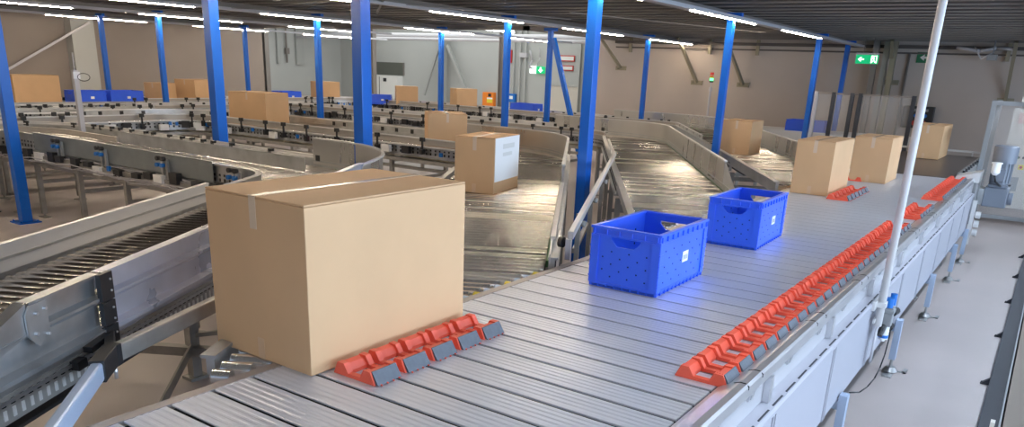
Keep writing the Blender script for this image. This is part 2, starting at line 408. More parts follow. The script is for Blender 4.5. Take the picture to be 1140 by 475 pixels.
def ptat(path, s):
    for p, q in zip(path, path[1:]):
        if p[4] <= s <= q[4]:
            f = (s - p[4]) / (q[4] - p[4]); return tuple(p[i] + (q[i] - p[i]) * f for i in range(5))
    return path[-1]
def off(p, u, zz): return (p[0] + p[2] * u, p[1] + p[3] * u, zz)
def tan(p): return (p[3], -p[2])
ROLL = {}
def conveyor(name, label, R, xo, yturn, rout2, guards_r, guards_l, sensors=True, rail_r=-.965, rail_l=-.945, frame_mat='galv', wd=.96, rbot=-1.12, low=False, leg_skip=()):
    WD = wd; start = -(wd * .8660254 - .06) / .5
    path, s1, s2, s3, s4 = make_path(R, xo, yturn, rout2, 0, start)
    end = path[-1][4]
    T = thing(name, label, 'conveyor', (path[0][0], path[0][1], 0), 'roller chutes branching off the sorter')
    rnd = random.Random(int(R * 100))
    # rollers
    rr = .025; lst = []
    s = start + .06; i = 0
    arcs = ((s1, s2, 1.5), (s3, s4, rout2))
    while s < end - .03:
        p = ptat(path, s); t0, t1 = .02, WD - .02
        # clip against the sorter's left edge
        y_at = lambda t: p[1] + p[3] * t
        if p[1] < 2.13: t0 = max(t0, (2.115 - p[1]) / p[3])
        if t1 - t0 > .06: lst.append((s, off(p, t0, DECK - rr), off(p, t1, DECK - rr)))
        st = .075
        for a, b, r in arcs:
            if a < s < b: st = .085
        s += st
    lst.sort(key=lambda q: (q[1][0] ** 2 + q[1][1] ** 2))
    near, rest = lst[:98], lst[98:]
    for s, a, b in near: MB().cyl(a, b, rr, 12).build('roller', M['roller_dark' if low and s < s1 else rnd.choice(('roller', 'roller', 'roller_b', 'roller_c'))], T)
    if rest:
        m = MB()
        for s, a, b in rest: m.cyl(a, b, rr, 10)
        o = m.build('roller_run', M['roller'], T); o['kind'] = 'stuff'
    # frame side members (right from s=0.1, left from the sorter edge)
    pr = P4(sub(path, .10, end)); pl = P4(sub(path, start + (.2 if WD > 1.05 else 0), end))
    def slots(m, pth, u, z0, z1, mi):
        d = 0
        for p, q in zip(pth, pth[1:]):
            L = math.hypot(q[0] - p[0], q[1] - p[1]); d0 = .03
            while d0 < L - .02:
                f = d0 / L; x = p[0] + (q[0] - p[0]) * f + p[2] * u; y = p[1] + (q[1] - p[1]) * f + p[3] * u
                tx, ty = p[3], -p[2]
                m.bar((x, y, z0), (x, y, z1), .022, .004, (p[2], p[3], 0), mi); d0 += .07
    m = MB().sweep(pr, -.035, -.005, z(rbot), z(rail_r)).sweep(pr, -.055, .0, z(rail_r), z(rail_r) + .012)
    if rbot < -1.1: m.sweep(pr, -.055, -.035, z(rbot), z(rbot) + .015); slots(m, pr[:60], -.037, z(-1.085), z(-1.05), 1)
    m.build('side_member', [M[frame_mat], M['black']], T)
    pa = P4(sub(path, start + (.2 if WD > 1.05 else 0), .9)); pl2 = P4(sub(path, .9, end))
    m = MB().sweep(pa, WD + .005, WD + .035, z(-1.05), z(rail_l)).sweep(pl2, WD + .005, WD + .035, z(-1.12), z(rail_l)).sweep(pl2, WD + .035, WD + .055, z(-1.12), z(-1.105)).sweep(pl, WD, WD + .055, z(rail_l), z(rail_l) + .012)
    slots(m, pl2, WD + .037, z(-1.08), z(-1.05), 1); slots(m, pl2, WD + .037, z(-1.03), z(-1.01), 1)
    m.build('side_member', [M[frame_mat], M['black']], T)
    # lower cable duct under the left member, seen along the back runs
    pb = P4(sub(path, s1, end))
    MB().sweep(pb, WD - .02, WD + .10, z(-1.19), z(-1.145)).build('cable_duct', M['galv_dull'], T)
    cb = MB()
    for q in range(9 if low else 4):
        pts = []
        for j, p in enumerate(pb[::2]):
            u = WD + .0 + (.028 * q if q < 4 else .10 + .012 * (q - 4)) + rnd.uniform(-.012, .012); pts.append((p[0] + p[2] * u, p[1] + p[3] * u, z(-1.135) + (rnd.uniform(-.006, .02) if q < 4 else rnd.uniform(-.10, -.03))))
        cb.tube(pts, .006, 5)
    cb.build('cable_bundle', M['tray' if low else 'strut'], T)
    # guards: (s_a, s_b, top, bottom, side, material)
    for (a, b, top, bot, mt) in guards_r:
        pg = P4(sub(path, a, b))
        g = MB().sweep(pg, -.012, -.004, z(bot), z(top), 0, True).sweep(pg, -.03, .0, z(top) - .004, z(top) + .010, 1)
        g.build('side_guard', [M[mt], M['alu_bright']], T)
    for (a, b, top, bot, mt) in guards_l:
        pg = P4(sub(path, a, b))
        g = MB().sweep(pg, WD + .004, WD + .012, z(bot), z(top), 0, True).sweep(pg, WD, WD + .03, z(top) - .004, z(top) + .010, 1)
        g.build('side_guard', [M[mt], M['alu_bright']], T)
    pb2 = P4(sub(path, s2 - .3, end))
    for u, zz in ((WD + .075, -.965), (-.05, -.90))[1 if low else 0:]:
        MB().sweep(pb2, u - .016, u + .016, z(zz) - .02, z(zz)).build('guide_rail', M['alu_bright'], T)
        m = MB(); q = s2
        while q < end: a = ptat(path, q); m.bar(off(a, u, z(zz) - .07), off(a, u, z(zz) - .02), .02, .02, (1, 0, 0)); q += .6
        m.build('rail_bracket', M['black'], T)['kind'] = 'stuff'
    MB().sweep(pb2, WD - .01, WD + .03, z(-1.29), z(-1.25)).build('frame_tube', M['galv_dull'], T)
    MB().sweep(P4(sub(path, .30, end)), .02, WD - .02, z(-1.10), z(-1.088)).build('gap_shade_sheet', M['kick'], T)  # dark sheet added to put shade into the gaps between rollers
    # green belt edge beside the rollers
    MB().sweep(P4(sub(path, .25, s2)), .0, .014, DECK - .045, DECK - .008).build('drive_belt', M['greenbelt'], T)
    # legs and cross members
    s = .75
    while s < end:
        if any(abs(s - q) < .3 for q in leg_skip): s += 1.45; continue
        p = ptat(path, s)
        for u in (-.02, WD + .02):
            q = off(p, u, 0); tx, ty = tan(p)
            l = MB().bar((q[0], q[1], .05), (q[0], q[1], z(-1.12)), .05, .05, (tx, ty, 0)).build('leg', M['galv_dull'], T)
            MB().cyl((q[0], q[1], .01), (q[0], q[1], .05), .012, 8).bar((q[0] - tx * .07, q[1] - ty * .07, .006), (q[0] + tx * .07, q[1] + ty * .07, .006), .08, .012).build('foot', M['galv_dull'], l)
        a, b = off(p, .005, z(-1.2)), off(p, WD - .005, z(-1.2))
        MB().bar(a, b, .04, .05).build('cross_beam', M['galv_dull'], T)
        a, b = off(p, .005, .42), off(p, WD - .005, .42)
        MB().bar(a, b, .035, .04).build('cross_beam', M['galv_dull'], T)
        s += .95 if low and s > s2 - .4 else 1.45
    # sensors and drive boxes along the back runs
    if sensors:
        s = s2 + .25
        while s < end - .1:
            p = ptat(path, s); tx, ty = tan(p); u = WD + .075
            a = off(p, u + .03, z(-1.14 if low else -1.03) + rnd.uniform(-.03, .03)); k = rnd.random()
            if low and k < .4: k = .5
            if k < .4:
                hh = rnd.uniform(.05, .09)
                m = MB().bar((a[0] - tx * .02, a[1] - ty * .02, a[2]), (a[0] + tx * .02, a[1] + ty * .02, a[2]), .07, hh).bar((a[0], a[1], a[2]), (a[0], a[1], z(-.89)), .02, .02, (tx, ty, 0)).bar((a[0] - tx * .03, a[1] - ty * .03, z(-.885)), (a[0] + tx * .03, a[1] + ty * .03, z(-.885)), .04, .05)
                m.build('photo_sensor', M['black'], T)
            elif k < .7:
                MB().bar((a[0] - tx * .06, a[1] - ty * .06, a[2]), (a[0] + tx * rnd.uniform(.02, .06), a[1] + ty * .06, a[2]), .06, rnd.uniform(.05, .12)).build('motor_box', M['black'], T)
            elif k < .85:
                MB().bar((a[0] - tx * .07, a[1] - ty * .07, a[2] - .02), (a[0] + tx * .07, a[1] + ty * .07, a[2] - .02), .05, .09).build('control_box', M['label'], T)
            else:
                MB().bar((a[0] - tx * .02, a[1] - ty * .02, a[2]), (a[0] + tx * .02, a[1] + ty * .02, a[2]), .03, .05).build('valve_block', M['bluebit'], T)
            # small black clamp sitting on the far rail
            q = off(p, -.02, z(rail_r) + .035)
            if rnd.random() < .8: MB().bar((q[0] - tx * .03, q[1] - ty * .03, q[2]), (q[0] + tx * .03, q[1] + ty * .03, q[2]), .04, .06).build('rail_clamp', M['black'], T)
            s += rnd.uniform(.15, .36)
    return T, path, (s1, s2, s3, s4, end)

# chute 1 (behind the biggest box) ... chute 4, numbered from the left of the photograph
c2, p2, k2 = conveyor('roller_conveyor', 'roller conveyor with tall double steel side panels at the lower left', .34, 5.3, 10.0, 1.5,
    [], [(-1.2, 4.0, -.87, -.99, 'alu_bright')], rail_r=-.96, rail_l=-.935, wd=1.0, rbot=-1.02, low=True, leg_skip=(0.75, 2.2))
WD = 1.0
for (a, b, top, bot, mt) in ((4.35, 6.75, -.735, -.985, 'steel'), (6.75, 13.5, -.93, -.955, 'galv')):
    pg = P4(sub(p2, a, b))
    MB().sweep(pg, -.012, -.004, z(bot), z(top), 0, True).sweep(pg, -.03, .0, z(top) - .004, z(top) + .010, 1).build('side_guard', [M[mt], M['alu_bright']], c2)
pg = P4(sub(p2, 6.35, 9.6)); MB().sweep(pg, .42, .428, z(-.99), z(-.868)).sweep(pg, .415, .435, z(-.868), z(-.862)).build('side_guard', [M['galv'], M['alu_bright']], c2)
pg = P4(sub(p2, 9.6, 13.5)); MB().sweep(pg, .42, .45, z(-.99), z(-.93)).build('side_guard', M['band'], c2)
# dark galvanised plate covering the outside of the back run
pg = P4(sub(p2, k2[1] + .45, k2[2] - .4))
MB().sweep(pg, WD + .06, WD + .066, z(-1.095), z(-.908)).sweep(pg, WD + .05, WD + .07, z(-.908), z(-.90)).build('cover_plate', M['plate'], c2)
for s in (6.5, 7.6, 8.7, 9.6):
    p = ptat(p2, s); tx, ty = tan(p)
    for d in (-.04, .04):
        q = off(p, WD + .09, z(-.98)); q = (q[0] + tx * d, q[1] + ty * d)
        MB().bar((q[0], q[1], z(-1.13)), (q[0], q[1], z(-.95)), .02, .03, (tx, ty, 0)).build('bracket', M['galv'], c2)
        MB().cyl((q[0] - .03, q[1], z(-1.0)), (q[0] - .07, q[1], z(-1.0)), .02, 8).build('air_fitting', M['bluebit'], c2)
        MB().cyl((q[0] - .02, q[1], z(-.94)), (q[0] - .06, q[1], z(-.94)), .022, 8).build('knob', M['black'], c2)
# near side wall of conveyor 2: two folded panels, lip, perforated strip
def c2off(s, u, zz):
    return (.34 + D30[0] * s - D30[1] * u * 1.0, 2.06 + D30[1] * s + D30[0] * u, zz)
def c2prof(prof, s0, s1_, name, mt, mi=None):      # profile of (u, z) points thickened, between two stations
    m = MB(); vs = []
    for s in (s0, s1_):
        for u, zz in prof: vs.append(c2off(s, u, z(zz)))
        for u, zz in reversed(prof): vs.append(c2off(s, u + .004, z(zz) - .001))
    n = 2 * len(prof)
    m.add(vs, [tuple(range(n))[::-1], tuple(range(n, 2 * n))] + [(i, (i + 1) % n, n + (i + 1) % n, n + i) for i in range(n)])
    return m.build(name, M[mt], c2)
def wallprof(top): return [(-.006, top), (-.045, top), (-.045, top - .008), (-.020, top - .012), (-.020, -.782), (-.05, -.786), (-.05, -.796), (-.022, -.818), (-.022, -.892), (-.06, -.897), (-.06, -.912), (-.045, -.935)]
c2prof(wallprof(-.705), .69, 1.04, 'side_panel', 'galv')
c2prof(wallprof(-.705), 1.055, 4.35, 'side_panel', 'panel')
# cut-away nose at the left: sloping end plate
c2prof([(-.02, -.79), (-.05, -.796), (-.022, -.818), (-.022, -.892), (-.06, -.897), (-.06, -.912), (-.045, -.935)], -.75, .69, 'side_panel', 'galv')
m = MB(); q = [(.68, -.712), (.755, -.712), (.755, -.843), (.70, -.843), (.66, -.80), (.66, -.735)]
vs = [c2off(s, -.052, z(zz)) for s, zz in q] + [c2off(s, -.047, z(zz)) for s, zz in q]; n = len(q)
m.add(vs, [tuple(range(n)), tuple(range(n, 2 * n))[::-1]] + [(i, (i + 1) % n, n + (i + 1) % n, n + i) for i in range(n)]); m.build('joint_plate', M['galv'], c2)
for s, zz in ((.74, -.735), (.74, -.815), (.70, -.74), (.69, -.80)): MB().cyl(c2off(s, -.052, z(zz)), c2off(s, -.062, z(zz)), .005, 10).build('bolt', M['alu'], c2)
q = [(.675, -.704), (.675, -.797), (.54, -.825), (.12, -.905), (.10, -.90)]
vs = [c2off(s, -.045, z(zz)) for s, zz in q] + [c2off(s, -.006, z(zz)) for s, zz in q]; n = len(q)
MB().add(vs, [tuple(range(n)), tuple(range(n, 2 * n))[::-1]] + [(i, (i + 1) % n, n + (i + 1) % n, n + i) for i in range(n)]).build('sloping_end_plate', M['galv'], c2)
# perforated strip
m = MB(); vs = []
a = c2off(-.75, -.05, z(-.935)); b = c2off(4.3, -.05, z(-.935))
vs = [c2off(-.75, -.05, z(-.935)), c2off(4.3, -.05, z(-.935)), c2off(4.3, -.05, z(-1.02)), c2off(-.75, -.05, z(-1.02)), c2off(-.75, -.045, z(-.935)), c2off(4.3, -.045, z(-.935)), c2off(4.3, -.045, z(-1.02)), c2off(-.75, -.045, z(-1.02))]
m.add(vs, [(0, 1, 2, 3), (7, 6, 5, 4), (0, 4, 5, 1), (1, 5, 6, 2), (2, 6, 7, 3), (3, 7, 4, 0)])
s = -.7
while s < 4.2:
    m.bar(c2off(s, -.0515, z(-.965)), c2off(s, -.0515, z(-.948)), .016, .003, (D30[1], -D30[0], 0), 1)
    m.bar(c2off(s, -.0515, z(-1.005)), c2off(s, -.0515, z(-.975)), .012, .003, (D30[1], -D30[0], 0), 2)
    s += .037
m.build('perforated_strip', [M['galv_dull'], M['dark'], M['alu_bright']], c2)
# black joint clamp
m = MB()
for (z0, z1_) in ((-.80, -.705), (-.885, -.805), (-.97, -.89)):
    vs = [c2off(s, u, z(zz)) for s in (1.012, 1.082) for u in (-.062, -.045) for zz in (z0, z1_)]
    m.add(vs, [(0, 1, 3, 2), (4, 6, 7, 5), (0, 2, 6, 4), (1, 5, 7, 3), (0, 4, 5, 1), (2, 3, 7, 6)])
for zz in (-.73, -.77, -.83, -.87, -.92): m.cyl(c2off(1.065, -.062, z(zz)), c2off(1.065, -.066, z(zz)), .004, 8, 1)
m.build('joint_clamp', [M['black'], M['alu']], c2)
# aluminium handrail tube in two sections, with black connector
def slab(m, a, b, w, h, mi=0): m.bar(a, b, w, h, (0, 0, 1), mi)
ja = Vector((1.18, 2.375, z(-.935))); jb = Vector((1.66, 2.58, z(-.935))); jd = (jb - ja).normalized()
ka = Vector((1.10, 2.29, z(-.935))); kb = Vector((.82, 1.975, z(-.935))); kd = (kb - ka).normalized()
MB().bar(ja, ja + jd * 3.2, .035, .06).build('hand_rail', M['galv_dull'], c2, .006)
MB().bar(ka, ka + kd * .9, .035, .06).build('hand_rail', M['bluesheen'], c2, .008)
m = MB().bar(ja - jd * .01, ja + jd * .03, .045, .072).bar(ja, ka, .045, .072).bar(ka - kd * .01, ka + kd * .03, .045, .072)
m.bar((ja.x, ja.y, ja.z + .02), c2off(1.03, -.06, z(-.92)), .03, .03)
m.build('rail_connector', M['black'], c2, .003)
MB().cyl((ja.x, ja.y - .02, ja.z - .03), (ja.x, ja.y - .02, ja.z - .075), .007, 8).build('adjusting_bolt', M['alu'], c2)
MB().bar(c2off(.88, -.075, z(-.92)), c2off(1.0, -.07, z(-.91)), .03, .02).bar(c2off(.82, -.065, z(-.955)), c2off(.86, -.07, z(-.95)), .03, .03).build('cable_plug', M['black'], c2)
# light wheel lane seen along the left of the rollers
pg = P4(sub(p2, -1.4, 4.2)); MB().sweep(pg, .60, .63, DECK - .03, DECK - .006).build('lane_strip', M['alu_bright'], c2)
# frame under it (visible between sorter and conveyor)
MB().bar((2.86, 3.46, z(-1.71)), (1.95, 5.03, z(-1.71)), .06, .055).build('frame_beam', M['galv_dull'], c2)
MB().bar((2.80, 3.60, z(-1.52)), (2.53, 4.08, z(-1.62)), .025, .025).build('cross_beam', M['galv_dull'], c2)
for x, y in ((2.53, 4.08), (2.80, 3.57)):
    l = MB().box(x - .03, x + .03, y - .03, y + .03, .02, z(-1.09)).build('leg', M['galv_dull'], c2); MB().box(x - .06, x + .06, y - .05, y + .05, 0, .02).build('foot', M['galv_dull'], l)
MB().bar((2.50, 4.05, z(-1.69)), (1.78, 3.42, z(-1.86)), .012, .06, (0, 0, 1)).build('diagonal_brace', M['galv_dull'], c2)

c3, p3, k3 = conveyor('roller_conveyor', 'roller chute carrying two boxes, right behind the biggest box', 3.34, 8.65, 10.9, 1.7,
    [(.35, 2.6, -.90, -.985, 'alu'), (2.6, 8.3, -.75, -.985, 'steel'), (8.3, 15, -.88, -.955, 'galv')], [(4.0, 18.5, -.885, -.965, 'band')], rail_l=-.99, wd=1.08)
c4, p4, k4 = conveyor('roller_conveyor', 'roller chute right behind the front blue crate, between the two broad blue posts', 6.38, 12.15, 13.0, 1.5,
    [(.95, 8.6, -.75, -.985, 'steel'), (8.6, 19, -.90, -.955, 'alu')], [(2.2, 4.2, -.86, -.95, 'steel'), (6.0, 19, -.885, -.965, 'band')])
c5, p5, k5 = conveyor('roller_conveyor', 'brightly lit roller chute with one box, seen above the rear blue crate', 9.40, 15.9, 14.7, 1.9,
    [(.30, 9.8, -.77, -.985, 'steel'), (9.8, 25, -.90, -.955, 'alu')], [(3.5, 7.2, -.88, -.985, 'steel'), (7.2, 24, -.885, -.965, 'band')], wd=.92)
# sloping nose plate at the start of the guard of chute 4
def nose(conv, R, s0, s1_, top):
    n = (D30[1], -D30[0])
    A = [(R + D30[0] * s + n[0] * .008, 2.06 + D30[1] * s + n[1] * .008, zz) for s, zz in ((s1_, z(top)), (s0, z(-.93)), (s0, z(-.985)), (s1_, z(-.985)))]
    B = [(a + n[0] * .006, b + n[1] * .006, c) for a, b, c in A]
    MB().add(A + B, [(0, 1, 2, 3), (7, 6, 5, 4), (0, 4, 5, 1), (1, 5, 6, 2), (2, 6, 7, 3), (3, 7, 4, 0)]).build('guard_nose', M['alu'], conv)
nose(c4, 6.38, .35, .95, -.75); nose(c3, 3.34, .08, .35, -.90); nose(c5, 9.4, .1, .3, -.77)
# aluminium guide bar reaching from chute 4 to the sorter edge
g = thing('guide_bar', 'slanting aluminium guide bar in front of the broad blue post, left of the front crate', 'guide bar', (3.62, 2.1, .9))
MB().bar((3.62, 2.09, z(-.86)), (7.66, 3.93, z(-.83)), .035, .045).build('rail', M['alu_bright'], g, .006)
MB().bar((3.62, 2.10, DECK + .004), (3.62, 2.10, z(-.88)), .03, .035, (1, .4, 0)).build('end_post', M['alu_bright'], g)
MB().cyl((3.60, 2.12, z(-.9)), (3.60, 2.145, z(-.9)), .03, 12).build('pivot', M['black'], g)
for x, y in ((4.3, 2.43), (5.2, 2.84), (6.2, 3.29)): MB().bar((x, y, z(-1.5)), (x, y, z(-.87)), .03, .03, (1, .4, 0)).cyl((x, y + .0, z(-.93)), (x, y - .05, z(-.93)), .02, 8).build('support_post', M['galv_dull'], g)
MB().bar((4.3, 2.45, z(-1.12)), (5.2, 2.86, z(-1.12)), .03, .03).bar((4.3, 2.45, z(-1.5)), (6.2, 3.31, z(-1.5)), .03, .03).build('cross_tie', M['galv_dull'], g)
# cap pulleys beside the sorter where chute rollers end
for (R, cv, n) in ((3.34, c3, 20), (6.38, c4, 9), (.34, c2, 6)):
    for i in range(n):
        x = R - .06 - i * .085
        o = MB().cyl((x, 2.068, DECK - .02), (x, 2.10, DECK - .02), .018, 10).build('end_cap', M['bluesheen'] if i % 3 else M['yellow'], cv)
# conveyor behind the fence
t6 = thing('roller_conveyor', 'short conveyor behind the clear fence carrying the farthest right blue crate', 'conveyor', (16.3, 3.8, 0), 'roller chutes branching off the sorter')
for i in range(40): MB().cyl((15.92, 2.4 + i * .075, DECK - .025), (16.78, 2.4 + i * .075, DECK - .025), .025, 8).build('roller', M['roller'], t6)
for x in (15.87, 16.8): MB().box(x, x + .03, 2.3, 5.5, z(-1.12), z(-.93)).build('side_member', M['alu_bright'], t6)
for x in (15.885, 16.815):
    for y in (2.6, 5.1): MB().box(x - .025, x + .025, y - .025, y + .025, 0, z(-1.12)).build('leg', M['galv_dull'], t6)
# belt conveyor that takes over at the end of the sorter
t7 = thing('belt_conveyor', 'dark belt conveyor at the far end of the sorter with one box', 'conveyor', (12.3, 1.4, 0))
MB().box(X1 + .08, 14.0, .92, 2.0, DECK - .05, DECK - .003).build('belt', M['belt'], t7)
for y, nm in ((.86, 0), (2.02, 1)):
    m = MB().box(X1 + .45, 14.0, y, y + .03, z(-1.12), z(-.97)).build('side_member', M['galv'], t7)
MB().bar((13.95, .9, z(-.93)), (13.95, 2.02, z(-.93)), .03, .03).box(13.94, 13.96, 1.0, 1.02, DECK, z(-.93)).box(13.94, 13.96, 1.9, 1.92, DECK, z(-.93)).build('end_stop', M['alu_bright'], t7)
for x in (11.2, 13.7):
    for y in (.875, 2.035): MB().box(x - .025, x + .025, y - .025, y + .025, 0, z(-1.12)).build('leg', M['galv_dull'], t7)
m = MB()
for i in range(9): m.cyl((11.0 + i * .3, .86, DECK + .02), (11.0 + i * .3, .83, DECK + .02), .02, 8)
m.build('edge_roller', M['black'], t7)

# ---------------------------------------------------------------- cardboard boxes
def carton(x0, x1, y0, y1, h, label, rot=0., zb=None, flap=0., tape='x', group='cardboard boxes on the conveyors'):
    zb = DECK + .002 if zb is None else zb
    cx, cy = (x0 + x1) / 2, (y0 + y1) / 2; a, b = (x1 - x0) / 2, (y1 - y0) / 2
    t = thing('cardboard_box', label, 'box', (cx, cy, zb), group)
    m = MB(); g = .0025
    m.box(-a, a, -b, b, 0, h - .008)
    if tape == 'x':
        m.box(-a, a, -b, -g, h - .007, h); m.box(-a, a, g, b, h - .007, h)
    else:
        m.box(-a, -g, -b, b, h - .007, h); m.box(g, a, -b, b, h - .007, h)
    m.build('carton', [M['card'], M['card_edge']], t, .003, local=True)
    w = .017; L = min(.11, h * .25)
    def strip(*q): MB().box(*q).build('tape_strip', M['tape' if q[5] > h * .6 else 'tape_m'], t, local=True)
    if tape == 'x':
        strip(-a - .0015, a + .0015, -w, w, h, h + .0012)
        for s in (-1, 1):
            strip(min(s * a, s * (a + .0015)), max(s * a, s * (a + .0015)), -w, w, h - L, h)
            strip(min(s * a, s * (a + .0015)), max(s * a, s * (a + .0015)), -w, w, .001, L * .7)
    else:
        strip(-w, w, -b - .0015, b + .0015, h, h + .0012)
        for s in (-1, 1):
            strip(-w, w, min(s * b, s * (b + .0015)), max(s * b, s * (b + .0015)), h - L, h)
            strip(-w, w, min(s * b, s * (b + .0015)), max(s * b, s * (b + .0015)), .001, L * .7)
    t.rotation_euler.z = rot
    return t
carton(1.575, 2.385, 1.867, 2.375, .572, 'biggest cardboard box, nearest on the sorter, pale right face')
def carton_r(cx, cy, a, b, h, rot, label, **k):
    return carton(cx - a / 2, cx + a / 2, cy - b / 2, cy + b / 2, h, label, rot, **k)
R30 = math.radians(30)
# boxes on chutes: front corner measured, sides along the conveyor
def carton_c(fx, fy, ang, la, lb, h, label, **k):     # front corner, la along ang, lb along ang+90
    ca, sa = math.cos(ang), math.sin(ang); cx = fx + ca * la / 2 - sa * lb / 2; cy = fy + sa * la / 2 + ca * lb / 2
    return carton_r(cx, cy, la, lb, h, ang, label, **k)
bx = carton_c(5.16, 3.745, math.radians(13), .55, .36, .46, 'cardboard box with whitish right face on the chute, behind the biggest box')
MB().box(-.265, .268, -.1835, -.1818, .10, .455).box(-.1, .15, -.1845, -.1836, .36, .40, 1).box(-.1, .10, -.1845, -.1836, .30, .33, 1).build('lit_face_sheet', [M['label'], M['signwh']], bx, local=True)['label'] = 'large white sheet standing in for light on the right face'  # white sheet added to paint the bright light on this face
carton_c(7.93, 6.20, math.radians(45), .62, .50, .43, 'cardboard box whose lower right is hidden behind the next box on the chute')
carton_c(7.70, 10.36, math.radians(62), .0 + .60, .62, .0 + .50, 'cardboard box on the middle left run, just right of a broad blue post') if False else carton_r(8.02, 10.45, .55, .72, .50, math.radians(12), 'cardboard box on the middle left run, just right of a broad blue post')
carton_c(10.70, 3.44, math.radians(2), .55, .42, .45, 'cardboard box standing on the brightly lit chute')
carton(7.47, 8.25, 1.62, 1.96, .49, 'nearer of two light brown boxes on the sorter beyond the crates')
carton(8.97, 9.62, 1.39, 1.76, .47, 'farther box on the sorter, just left of the white pole')
carton(12.75, 13.75, 1.34, 1.75, .47, 'box on the dark belt right of the white pole')
BK = 'cardboard boxes on the back run'
carton_r(7.2, 16.15, .85, .55, .54, .06, 'leftmost cardboard box, beside the blue post at the edge', group=BK)
carton_r(9.83, 16.12, .48, .42, .42, .35, 'small box right of the pair of blue crates on the back run', group=BK)
carton_r(10.75, 16.1, .85, .55, .50, .25, 'wide box partly behind a broad blue post on the back run', group=BK)
carton_r(14.35, 15.95, .60, .50, .50, -.35, 'box behind the blue post and right of the far blue crate', group=BK)
carton_r(15.28, 13.95, .55, .50, .48, -.75, 'box on the back run just right of the silver column', group=BK)
carton_r(15.75, 12.45, .55, .45, .49, -.5, 'box on the back run just right of a thin blue post', group=BK)
carton_r(14.9, 15.1, .35, .3, .20, -.4, 'low small box beside the broadest blue post far back', group=BK)

